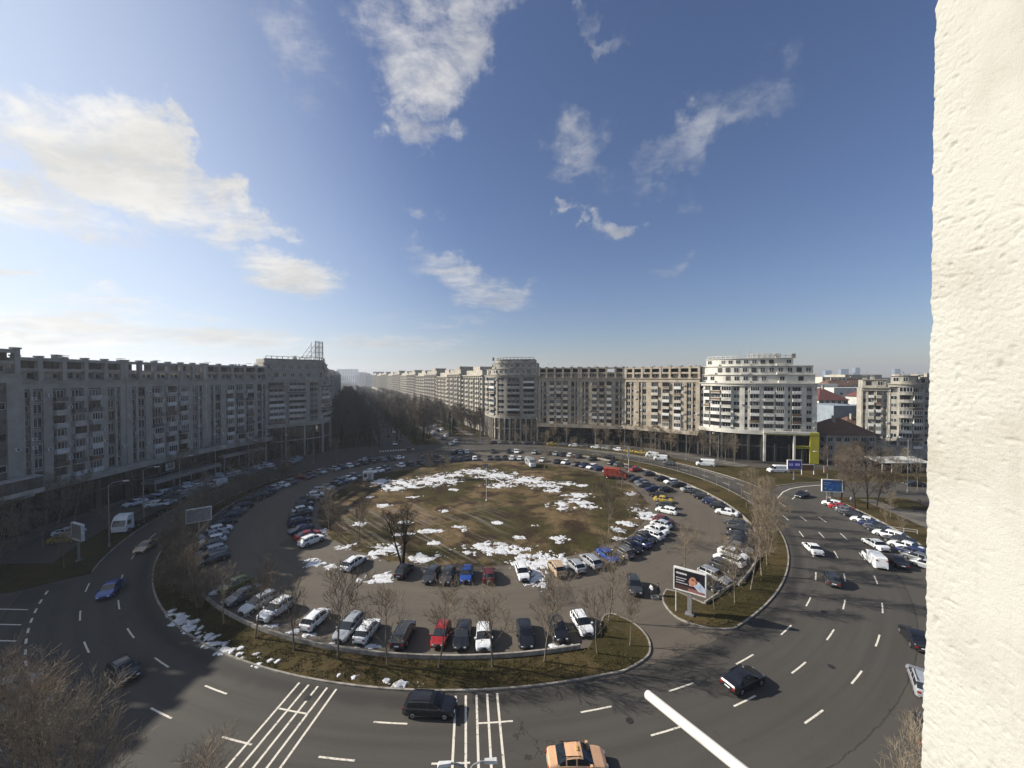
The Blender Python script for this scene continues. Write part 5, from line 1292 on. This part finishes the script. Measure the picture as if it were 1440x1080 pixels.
# ------------------------------------------------------------------ street furniture
def billboard(x, y, hd, z0, z1, w, label, art, post=.35, name='billboard', back=M_METAL, posts=(0,)):
    r = empty(name, (x, y, .08), label, 'billboard'); r.rotation_euler = (0, 0, R(hd))   # faces local -Y
    for px in posts:
        g = MB(); g.box(px - post / 2, px + post / 2, .05, .05 + post, 0, z0 + .1); g.box(px - post, px + post, -.2, .6, 0, .18); g.build('post', M_METAL, r)
    g = MB(); t = .14
    g.box(-w/2, w/2, -.12, .3, z1 - t, z1); g.box(-w/2, w/2, -.12, .3, z0, z0 + t); g.box(-w/2, -w/2 + t, -.12, .3, z0 + t, z1 - t); g.box(w/2 - t, w/2, -.12, .3, z0 + t, z1 - t)
    g.build('frame', M_AC, r)
    g = MB(); g.box(-w/2 + t, w/2 - t, -.06, .26, z0 + t, z1 - t); p = g.build('panel', [back], r)
    if art: art(r, w - 2 * t, z0 + t, z1 - t)
    return r
def ell(g, cx, cz, a, b, y, mi=0, rot=0, n=18):
    vs = [(cx + a * math.cos(2*math.pi*i/n) * math.cos(rot) - b * math.sin(2*math.pi*i/n) * math.sin(rot), y, cz + a * math.cos(2*math.pi*i/n) * math.sin(rot) + b * math.sin(2*math.pi*i/n) * math.cos(rot)) for i in range(n)]
    g.add(vs, [tuple(range(n))], mi)
def art_main(r, w, z0, z1):
    bk = mat('poster_black', (.015, .013, .018), .4); wh = mat('poster_white', (.6, .58, .58), .5); sk = mat('poster_skin', (.42, .20, .13), .5); sk2 = mat('poster_skin_dark', (.16, .06, .04), .5)
    hr = mat('poster_hair', (.01, .01, .014), .5); sh = mat('poster_shirt', (.42, .48, .56), .5); rd = mat('poster_red_brown', (.22, .09, .08), .5); br = mat('poster_brown', (.06, .03, .025), .5)
    h = z1 - z0; g = MB(); Y = -.07
    def P(u0, u1, v0, v1, y, mi): g.quad((-w/2 + u0*w, y, z0 + v0*h), (-w/2 + u1*w, y, z0 + v0*h), (-w/2 + u1*w, y, z0 + v1*h), (-w/2 + u0*w, y, z0 + v1*h), mi)
    P(0, 1, 0, 1, Y, 0); P(0, 1, 0, .22, Y - .004, 7); P(.45, 1, 0, .16, Y - .008, 6)
    rnd = random.Random(4)
    for v, h_, u0, u1 in ((.80, .10, .05, .40), (.57, .045, .05, .37), (.45, .045, .05, .32), (.33, .045, .05, .44)):   # unreadable blurred words
        u = u0
        while u < u1: ww = rnd.uniform(.012, .03); P(u, u + ww, v - h_ * rnd.uniform(.35, .5), v + h_ * rnd.uniform(.3, .5), Y - .006, 1); u += ww + .008
    P(.49, .53, .30, .36, Y - .006, 1)
    U = lambda u: -w/2 + u*w
    V = lambda v: z0 + v*h
    ell(g, U(.64), V(.72), w*.17, h*.22, Y-.010, 4, .2)
    ell(g, U(.60), V(.52), w*.12, h*.24, Y-.014, 2, -.25); ell(g, U(.62), V(.62), w*.05, h*.05, Y-.018, 3); ell(g, U(.57), V(.62), w*.02, h*.02, Y-.020, 4); ell(g, U(.68), V(.60), w*.02, h*.02, Y-.020, 4)
    ell(g, U(.60), V(.38), w*.03, h*.02, Y-.020, 3)
    ell(g, U(.72), V(.50), w*.035, h*.18, Y-.022, 2, .5); ell(g, U(.76), V(.46), w*.03, h*.16, Y-.024, 3, .6); ell(g, U(.79), V(.50), w*.025, h*.15, Y-.026, 2, .6)
    g.add([(U(.62), Y-.030, V(.36)), (U(.80), Y-.030, V(.12)), (U(1), Y-.030, V(.12)), (U(1), Y-.030, V(.35)), (U(.80), Y-.030, V(.62)), (U(.72), Y-.030, V(.42))], [(0,1,2,3,4,5)], 5)
    g.build('poster', [bk, wh, sk, sk2, hr, sh, rd, br], r)
    g = MB(); g.box(-w/2 + .1, -w/2 + .2, 0, .1, -z0*0 + .0, z0 - .1); g.build('post', M_AC, r)
x, y = G(972, 865); o = billboard(22.3, 47.9, -34, 2.9, 5.75, 3.8, 'big billboard at the car park entrance with a man\'s face and white words on black', art_main, .5)
def art_blue(r, w, z0, z1):
    a = mat('poster_blue', (.03, .09, .32), .4, col2=(.06, .17, .42), scale=.6); b = mat('poster_pale', (.30, .42, .55), .5); c = mat('poster_green', (.05, .16, .2), .5)
    h = z1 - z0; g = MB()
    def P(u0, u1, v0, v1, y, mi): g.quad((-w/2 + u0*w, y, z0 + v0*h), (-w/2 + u1*w, y, z0 + v0*h), (-w/2 + u1*w, y, z0 + v1*h), (-w/2 + u0*w, y, z0 + v1*h), mi)
    P(0, 1, 0, 1, -.07, 0); P(.05, .42, .72, .80, -.075, 1); P(.05, .30, .56, .62, -.075, 1); P(.6, .95, .1, .24, -.075, 2); P(.06, .25, .08, .34, -.075, 2); P(.30, .5, .15, .2, -.075, 1); P(.55, .9, .8, .86, -.075, 2)
    ell(g, -w*.35, z0 + .25*h, w*.05, h*.1, -.08, 1); g.build('poster', [a, b, c], r)
x, y = G(1170, 705); billboard(x, y, -12, 2.2, 5.2, 4.4, 'blue advertising board above the first roadside cars on the right', art_blue, .4)
def art_purple(r, w, z0, z1):
    a = mat('screen_navy', (.02, .02, .08), .3, emit=(.03, .03, .12), es=.3); b = mat('screen_lettering', (.3, .3, .5), .4, emit=(.25, .25, .5), es=.3); h = z1 - z0; g = MB()
    def P(u0, u1, v0, v1, y, mi): g.quad((-w/2 + u0*w, y, z0 + v0*h), (-w/2 + u1*w, y, z0 + v0*h), (-w/2 + u1*w, y, z0 + v1*h), (-w/2 + u0*w, y, z0 + v1*h), mi)
    P(0, 1, 0, 1, -.07, 0)
    for u in (.1, .2, .31, .55, .64, .73, .82): P(u, u + .06, .38, .66, -.075, 1)
    g.build('poster', [a, b], r)
x, y = G(1117, 675); billboard(x, y, -6, 3.0, 5.8, 3.9, 'dark purple screen on a pole at the foot of the yellow bank', art_purple, .25)
x, y = G(280, 757); billboard(x, y, 39, 3.0, 5.6, 3.8, 'grey back of a billboard in the brushwood strip on the left', None, .3)
x, y = G(109, 790); billboard(x, y, -22, 3.5, 6.2, 3.4, 'pale back of a billboard seen at an angle on the dark left verge', None, .25)
x, y = G(1136, 668); r = empty('frame_sign', (x, y, .1), 'brown board in a white frame on the island beyond the exit', 'sign')
g = MB(); g.box(-1.8, 1.8, 0, .1, 1.3, 3.0); g.build('panel', mat('board_brown', (.2, .1, .05), .8, var=.3), r)
g = MB(); g.box(-1.95, -1.8, -.05, .15, 0, 3.2); g.box(1.8, 1.95, -.05, .15, 0, 3.2); g.box(-1.8, 1.8, -.05, .15, 3.0, 3.2); g.build('frame', M_AC, r)
# pole-mounted orange sign under the blue board's lamp
def lamp(x, y, H, az, label, arm=2.2, double=False, head=1.0, r0=.11):
    r = empty('street_lamp', (x, y, .05), label, 'street lamp', None, R(az))
    g = MB(); g.tube((0, 0, 0), (0, 0, H * .5), r0, r0 * .75, 8); g.tube((0, 0, H * .5), (0, 0, H), r0 * .75, r0 * .5, 8)
    g.tube((0, 0, 0), (0, 0, .7), r0 * 1.7, r0 * 1.6, 8); g.build('pole', M_METAL, r)
    for s in ((1, -1) if double else (1,)):
        g = MB(); pts = [Vector((0, 0, H - .1)), Vector((s * arm * .3, 0, H + .35)), Vector((s * arm * .7, 0, H + .5)), Vector((s * arm, 0, H + .5))]
        for a, b in zip(pts, pts[1:]): g.tube(a, b, r0 * .42, r0 * .4, 6)
        g.build('arm', M_METAL, r)
        g = MB(); k = head; x0 = s * arm
        g.add([(x0 - s*.1, -.11*k, H+.44), (x0 + s*.75*k, -.17*k, H+.44), (x0 + s*.75*k, .17*k, H+.44), (x0 - s*.1, .11*k, H+.44),
               (x0 - s*.1, -.09*k, H+.60), (x0 + s*.66*k, -.13*k, H+.58), (x0 + s*.66*k, .13*k, H+.58), (x0 - s*.1, .09*k, H+.60)],
              [(0,3,2,1),(4,5,6,7),(0,1,5,4),(1,2,6,5),(2,3,7,6),(3,0,4,7)]); h_ = g.build('lamp_head', M_AC, r)
        g = MB(); g.box(min(x0 + s*.1, x0 + s*.62*k), max(x0 + s*.1, x0 + s*.62*k), -.11*k, .11*k, H + .40, H + .437); g.build('lens', M_HEAD, h_)
    return r
o = lamp(-2.4, 20.6, 8.5, 4, 'double-headed street lamp whose two heads poke up at the bottom edge', 1.0, True, .85, .12)
x, y = G(1163, 702); lamp(x, y, 11.2, 172, 'tall curved street lamp right beside the blue advertising board', 2.4)
g = MB(); rr = empty('orange_sign', (x - .35, y, 5.6), 'small salmon banner on the tall lamp over the blue board', 'sign'); g.box(-.55, .35, -.06, .06, 1.0, 2.6); g.box(-.05, .42, -.02, .02, 1.2, 1.3); g.box(-.05, .42, -.02, .02, 2.3, 2.4); g.build('panel', mat('banner_salmon', (.55, .33, .24), .6, var=.4, scale=2), rr)
x, y = G(1276, 693); lamp(x, y, 14, 180, 'tall grey lamp post in the side street near the right border', 1.6)
rnd = random.Random(8)
for i in range(10):
    a = 22 + i * 9.2; x, y = RP(81.6, a); lamp(x, y, 11, a + 180, 'grey street lamp on the far kerb, %s counting from the right' % ordw(i), 2.0)
for i in range(7):
    a = 150 + i * 9.5; x, y = RP(72.6, a); lamp(x, y, 11, a + 180, 'grey street lamp on the shaded left kerb, %s from the boulevard' % ordw(i), 2.0)
x, y = G(684, 706); r = empty('flagpole', (x, y, .3), 'slim pale pole standing in the middle of the lawn', 'pole'); g = MB(); g.tube((0, 0, 0), (0, 0, 9), .07, .045, 8); g.tube((0, 0, 0), (0, 0, .25), .22, .2, 8); g.build('pole', M_AC, r)
g = MB(); g.box(-.35, .35, -.03, .03, 8.2, 9.0); g.build('panel', mat('panel_blue_small', (.05, .12, .3), .5), r)
x, y = G(884, 664); r = empty('banner_pole', (x, y, .05), 'white banner pole beside the red truck', 'pole'); g = MB(); g.tube((0, 0, 0), (0, 0, 8.2), .09, .07, 8); g.build('pole', M_AC, r); g = MB(); g.box(-.28, .28, -.05, .05, 4.4, 8.0); g.build('banner', M_WHITER, r)
for i in range(15):
    a = -22 + i * 5.4; x, y = RP(63.2, a); r = empty('fence_post', (x, y, .1), 'pale thin post on the right planted strip, %s from its near end' % ordw(i), 'post', 'thin posts along the right planted strip')
    g = MB(); g.tube((0, 0, 0), (0, 0, 2.7), .045, .04, 6); g.tube((0, 0, 2.7), (0, 0, 2.8), .09, .07, 8); g.build('pole', M_METAL, r)
# rails beside the entrance island
def rail(p, q, label, h=1.0):
    p = Vector((*p, .1)); q = Vector((*q, .1)); r = empty('guard_rail', p, label, 'railing', world=True); n = max(2, int((q - p).length / 1.8)); g = MB()
    for i in range(n + 1): c = p.lerp(q, i / n); g.tube(c, c + Vector((0, 0, h)), .03, .03, 5)
    for z in (h, h * .5): g.tube(p + Vector((0, 0, z)), q + Vector((0, 0, z)), .03, .03, 5)
    g.build('rail', M_AC, r)
rail(G(1216, 742), G(1290, 752), 'low railing on the grass behind the roadside cars on the right', .8)
g = MB(); g.pbox(Path([G(990, 850), G(1034, 821)]), 0, (Vector(G(990, 850)) - Vector(G(1034, 821))).length, 0, .2, 0, .45)
tag(g.build('low_wall', M_KERB), 'short slanting concrete kerb wall right behind the big billboard', 'wall')
# market canopy at the right
x, y = G(1262, 662); r = empty('pavilion', (x, y, 0), 'white-beamed open pavilion under the cream stair tower', 'pavilion')
g = MB(); g.add([(-8, -3, 3.0), (8, -3, 3.0), (8, 3, 3.9), (-8, 3, 3.9), (-8, -3, 3.2), (8, -3, 3.2), (8, 3, 4.1), (-8, 3, 4.1)], [(0,3,2,1),(4,5,6,7),(0,1,5,4),(1,2,6,5),(2,3,7,6),(3,0,4,7)]); g.build('roof', M_WHITER, r)
for i in range(6):
    g = MB(); g.box(-7.6 + i * 3, -7.4 + i * 3, -2.8, -2.6, 0, 3.05); g.build('post', M_WHITER, r)
g = MB(); g.box(-7, 7, 0, 2.5, 0, 3.0); g.build('stall', M_DARKGLASS, r)
# utility boxes by the left verge
for i, (px, py) in enumerate(((205, 713),)):
    x, y = G(px, py); r = empty('utility_box', (x, y, 0), 'small white cabinet before the long canopy', 'cabinet'); g = MB(); g.box(-.5, .5, -.3, .3, 0, 1.5); g.box(-.55, .55, -.35, .35, 1.5, 1.58); g.box(-.01, .01, -.31, -.3, .1, 1.4, 1); g.build('cabinet', [M_AC, M_DARKM], r)

# ------------------------------------------------------------------ people
def person(px, py, hd, top, legs, label, hair=(.02, .015, .01), h=1.72):
    x, y = G(px, py); k = h / 1.75
    V = dict(pel=(0,0,.95), che=(0,0,1.28), nk=(0,0,1.48), hd=(.02,0,1.60), cr=(.02,0,1.70), sl=(0,.19,1.40), el=(-.05,.27,1.13), hl=(.08,.27,.90), sr=(0,-.19,1.40), er=(.05,-.27,1.13), hr=(.16,-.25,.92),
             tl=(0,.10,.90), kl=(.10,.10,.50), al=(.02,.10,.09), fl=(.18,.10,.04), t2=(0,-.10,.90), kr=(-.02,-.10,.50), ar=(-.20,-.10,.12), fr=(-.06,-.10,.04))
    Rr = dict(pel=.125, che=.145, nk=.06, hd=.095, cr=.085, sl=.075, el=.052, hl=.04, sr=.075, er=.052, hr=.04, tl=.10, kl=.07, al=.045, fl=.045, t2=.10, kr=.07, ar=.045, fr=.045)
    Ed = [('pel','che'),('che','nk'),('nk','hd'),('hd','cr'),('che','sl'),('sl','el'),('el','hl'),('che','sr'),('sr','er'),('er','hr'),('pel','tl'),('tl','kl'),('kl','al'),('al','fl'),('pel','t2'),('t2','kr'),('kr','ar'),('ar','fr')]
    keys = list(V); me = bpy.data.meshes.new('person'); me.from_pydata([tuple(c * k for c in V[q]) for q in keys], [(keys.index(a), keys.index(b)) for a, b in Ed], [])
    o = bpy.data.objects.new('person', me); COL.objects.link(o); sk = o.modifiers.new('skin', 'SKIN'); sk.use_smooth_shade = True
    lay = me.skin_vertices[0].data
    for i, q in enumerate(keys): lay[i].radius = (Rr[q] * k, Rr[q] * k); lay[i].use_root = (q == 'pel')
    o.modifiers.new('sub', 'SUBSURF').levels = 2; o.modifiers['sub'].render_levels = 2
    m = mat('clothes_%s' % label.split()[0] + str(px), top, .9); nt = m.node_tree; t = NT(nt); tcn = t.n('ShaderNodeTexCoord'); sp_ = t.n('ShaderNodeSeparateXYZ'); t.link(tcn.outputs['Object'], sp_.inputs[0])
    c = t.mix(t.m('GREATER_THAN', sp_.outputs[2], .93 * k), (*legs, 1), (*top, 1)); c = t.mix(t.m('GREATER_THAN', sp_.outputs[2], 1.49 * k), c, (.45, .28, .2, 1)); c = t.mix(t.m('LESS_THAN', sp_.outputs[2], .1), c, (.02, .02, .02, 1))
    t.link(c, nt.nodes['Principled BSDF'].inputs['Base Color']); me.materials.append(m)
    o.location = (x, y, .02); o.rotation_euler = (0, 0, R(hd)); tag(o, label, 'person')
    g = MB(); n = 10
    for j in range(4):
        for i in range(n):
            def q(ii, jj): th = 2 * math.pi * ii / n; ph = jj * .42; return ((.005 - .105 * 0) + .112 * math.sin(ph) * math.cos(th), .108 * math.sin(ph) * math.sin(th), 1.655 * k + .125 * math.cos(ph))
            g.quad(q(i, j), q(i, j + 1), q(i + 1, j + 1), q(i + 1, j))
    g.build('hair', mat('hair_%d' % px, hair, .8), o, True)
    return o
person(916, 838, 200, (.62, .6, .6), (.03, .03, .04), 'person in a white jacket standing beside the leaving dark SUV')
person(925, 838, 10, (.02, .02, .025), (.02, .02, .025), 'person in black clothes standing by the entrance kerb with a box')
person(845, 896, 60, (.02, .018, .02), (.03, .025, .02), 'person in dark clothes on the near strip beside the white hatchback')
person(1285, 720, 180, (.02, .02, .03), (.02, .02, .02), 'person in dark clothes walking on the right park path')
person(1293, 712, 170, (.06, .03, .03), (.02, .02, .02), 'person in a brownish coat farther along the right park path')
person(1197, 708, 90, (.45, .52, .6), (.05, .06, .1), 'person in a pale blue jacket behind the red roadside car')
x, y = G(921, 842); r = empty('crate', (x, y, .01), 'low grey crate on the asphalt at the feet of two people', 'crate'); g = MB(); g.box(-.5, .5, -.3, .3, 0, .06); g.box(-.5, .5, -.3, -.25, .06, .35); g.box(-.5, .5, .25, .3, .06, .35); g.box(-.5, -.45, -.25, .25, .06, .35); g.box(.45, .5, -.25, .25, .06, .35); g.build('box', M_METAL, r)

# ------------------------------------------------------------------ the stucco wall beside the camera, and the pole
X0 = .90
M_STUC = mat('cream_stucco', (.405, .395, .355), .95, .1, col2=(.32, .30, .25), scale=3.4, lo=.42, hi=.78)
def stucco():
    g = MB(); nz, ny = 880, 96; z0, z1 = 28.95, 31.15; y0, y1 = .60, .834
    N = noise.noise
    def disp(y, z):
        rough = max(0, min(1, .6 + N(Vector((y * 3.2, z * 1.6, 7))) * 1.5 + (.3 if y > .77 else 0) - (.45 if z > 30.35 and y < .75 else 0)))
        q = N(Vector((y * 120, z * 120, 2))) * .55 + N(Vector((y * 230, z * 230, 5))) * .45
        pit = max(0, N(Vector((y * 60, z * 75, 11))) - .28)
        return (q * .0019 - pit * .007) * (.25 + rough) + N(Vector((y * 7, z * 7, 1.3))) * .0022
    def edge(z): return N(Vector((z * 3, 3, 3))) * .0035 + N(Vector((z * 22, 0, 9))) * .0030 + N(Vector((z * 70, 0, 4))) * .0018 - .03 * max(0, N(Vector((z * 13, 1, 1))) - .38)
    vs = []
    for j in range(nz + 1):
        z = z0 + (z1 - z0) * j / nz; e = edge(z)
        for i in range(ny + 1):
            t = i / ny; y = y0 + (y1 + e - y0) * t; rd = max(0, (t - .975) / .025)
            vs.append((X0 - disp(y, z) + rd ** 2 * .006, y, z))
        vs.append((X0 + .04, y1 + e * .6, z)); vs.append((X0 + .34, y1, z))
    row = ny + 3; fs = []
    for j in range(nz):
        for i in range(row - 1): a = j * row + i; fs.append((a, a + row, a + row + 1, a + 1))
    g.add(vs, fs); return g
r = empty('stucco_wall', (X0, .5, 0), 'sunlit cream stucco wall filling the right border of the picture', 'wall', world=True)
o = stucco().build('render_coat', M_STUC, r, True)
nt = M_STUC.node_tree; t = NT(nt); bs = nt.nodes['Principled BSDF']; src = bs.inputs['Base Color'].links[0].from_socket
tq = t.n('ShaderNodeTexCoord'); st_ = t.ss(t.noise(tq.outputs['Object'], 22, 8, .75, .6), .60, .74)
ms = t.n('ShaderNodeMapping'); t.link(tq.outputs['Object'], ms.inputs[0]); ms.inputs['Scale'].default_value = (1, 16, 1.2)
dr = t.ss(t.noise(ms.outputs[0], 2.2, 5, .6), .58, .72)   # faint run-off streaks
t.link(t.mix(t.m('MULTIPLY', dr, .28), t.mix(t.m('MULTIPLY', st_, .5), src, (.22, .20, .16, 1)), (.30, .28, .235, 1)), bs.inputs['Base Color'])
bn = t.n('ShaderNodeBump'); bn.inputs['Strength'].default_value = .8; bn.inputs['Distance'].default_value = .003
tcn = t.n('ShaderNodeTexCoord'); t.link(t.noise(tcn.outputs['Object'], 260, 5, .7), bn.inputs['Height']); t.link(bn.outputs[0], nt.nodes['Principled BSDF'].inputs['Normal'])
g = MB(); g.box(X0 + .012, X0 + .34, .30, .82, 0, 28.95); g.box(X0 + .02, X0 + .34, .30, .80, 28.95, 31.15); g.box(X0 + .02, X0 + .34, .30, .82, 31.15, 33); g.build('masonry', M_STUC, r)
r = empty('balcony_slab', (X0, .6, 30.7), 'grey underside of a slab at the very top right corner', 'slab', world=True)
g = MB(); n = 12
ya, yb = .52, .735
for i in range(n):
    a = ya + (yb - ya) * i / n; b = ya + (yb - ya) * (i + 1) / n
    za = 30.628 + .092 * ((a - ya) / (yb - ya)) ** 1.5; zb_ = 30.628 + .092 * ((b - ya) / (yb - ya)) ** 1.5
    g.add([(X0 - .014, a, za), (X0 + .05, a, za), (X0 + .05, b, zb_), (X0 - .014, b, zb_), (X0 - .014, a, 30.95), (X0 + .05, a, 30.95), (X0 + .05, b, 30.95), (X0 - .014, b, 30.95)],
          [(0,3,2,1),(4,5,6,7),(0,1,5,4),(2,3,7,6)] + ([(1,2,6,5)] if 0 else []) + ([(3,0,4,7)]))
g.build('slab', mat('slab_grey', (.22, .22, .22), .9, var=.3, scale=8), r)
# white tube sticking out of the building below the camera
def ray(px, py, d):
    dx = (px - 720) / F; dy = (540 - py) / F
    return Vector((dx * d, d * (math.cos(PITCH) + dy * math.sin(PITCH)), HC + d * (-math.sin(PITCH) + dy * math.cos(PITCH))))
r = empty('white_pole', ray(910, 976, 2.0), 'thin white rod slanting out from the building at the bottom of the picture', 'pole', world=True)
a, b = ray(911, 977, 2.05), ray(1040, 1080, 1.55); d = (b - a); b2 = a + d * 1.9
g = MB(); g.tube(a, b2, .0225, .0225, 20); g.tube(a - d.normalized() * .004, a, .019, .0225, 20); g.build('tube', mat('white_plastic', (.52, .50, .46), .5, .4, col2=(.42, .40, .35), scale=9, lo=.5, hi=.75), r, True)

# ------------------------------------------------------------------ haze
HZ = 0.00021
g = MB(); g.box(-3600, 3600, -60, 3300, -1.03, 125)
hz = bpy.data.materials.new('haze'); hz.use_nodes = True; nt = hz.node_tree; nt.nodes.clear()
pv = nt.nodes.new('ShaderNodeVolumePrincipled'); pv.inputs['Color'].default_value = (.80, .86, .95, 1); pv.inputs['Density'].default_value = HZ; pv.inputs['Anisotropy'].default_value = .35
oo = nt.nodes.new('ShaderNodeOutputMaterial'); nt.links.new(pv.outputs[0], oo.inputs['Volume'])
h = g.build('haze', hz); tag(h, 'thin bluish haze over the city, thickening toward the palace', 'haze', kind='stuff')

for i, (rr_, a) in enumerate(((69.4, -76), (72.8, -57), (66.2, -101), (69.5, -48), (73.0, -118))):
    x, y = RP(rr_, a); g = MB(); g.tube((x, y, -.02), (x, y, .013), .33, .33, 20); g.tube((x, y, .013), (x, y, .017), .27, .27, 20)
    tag(g.build('manhole_cover', mat('cast_iron', (.03, .028, .026), .6, var=.4, scale=6)), 'round iron manhole cover in the near ring road, %s' % ('right of the taxi', 'right of the black saloon car', 'between the two striped crossings', 'among the lane dashes on the right', 'ahead of the black hatchback')[i], 'manhole cover')
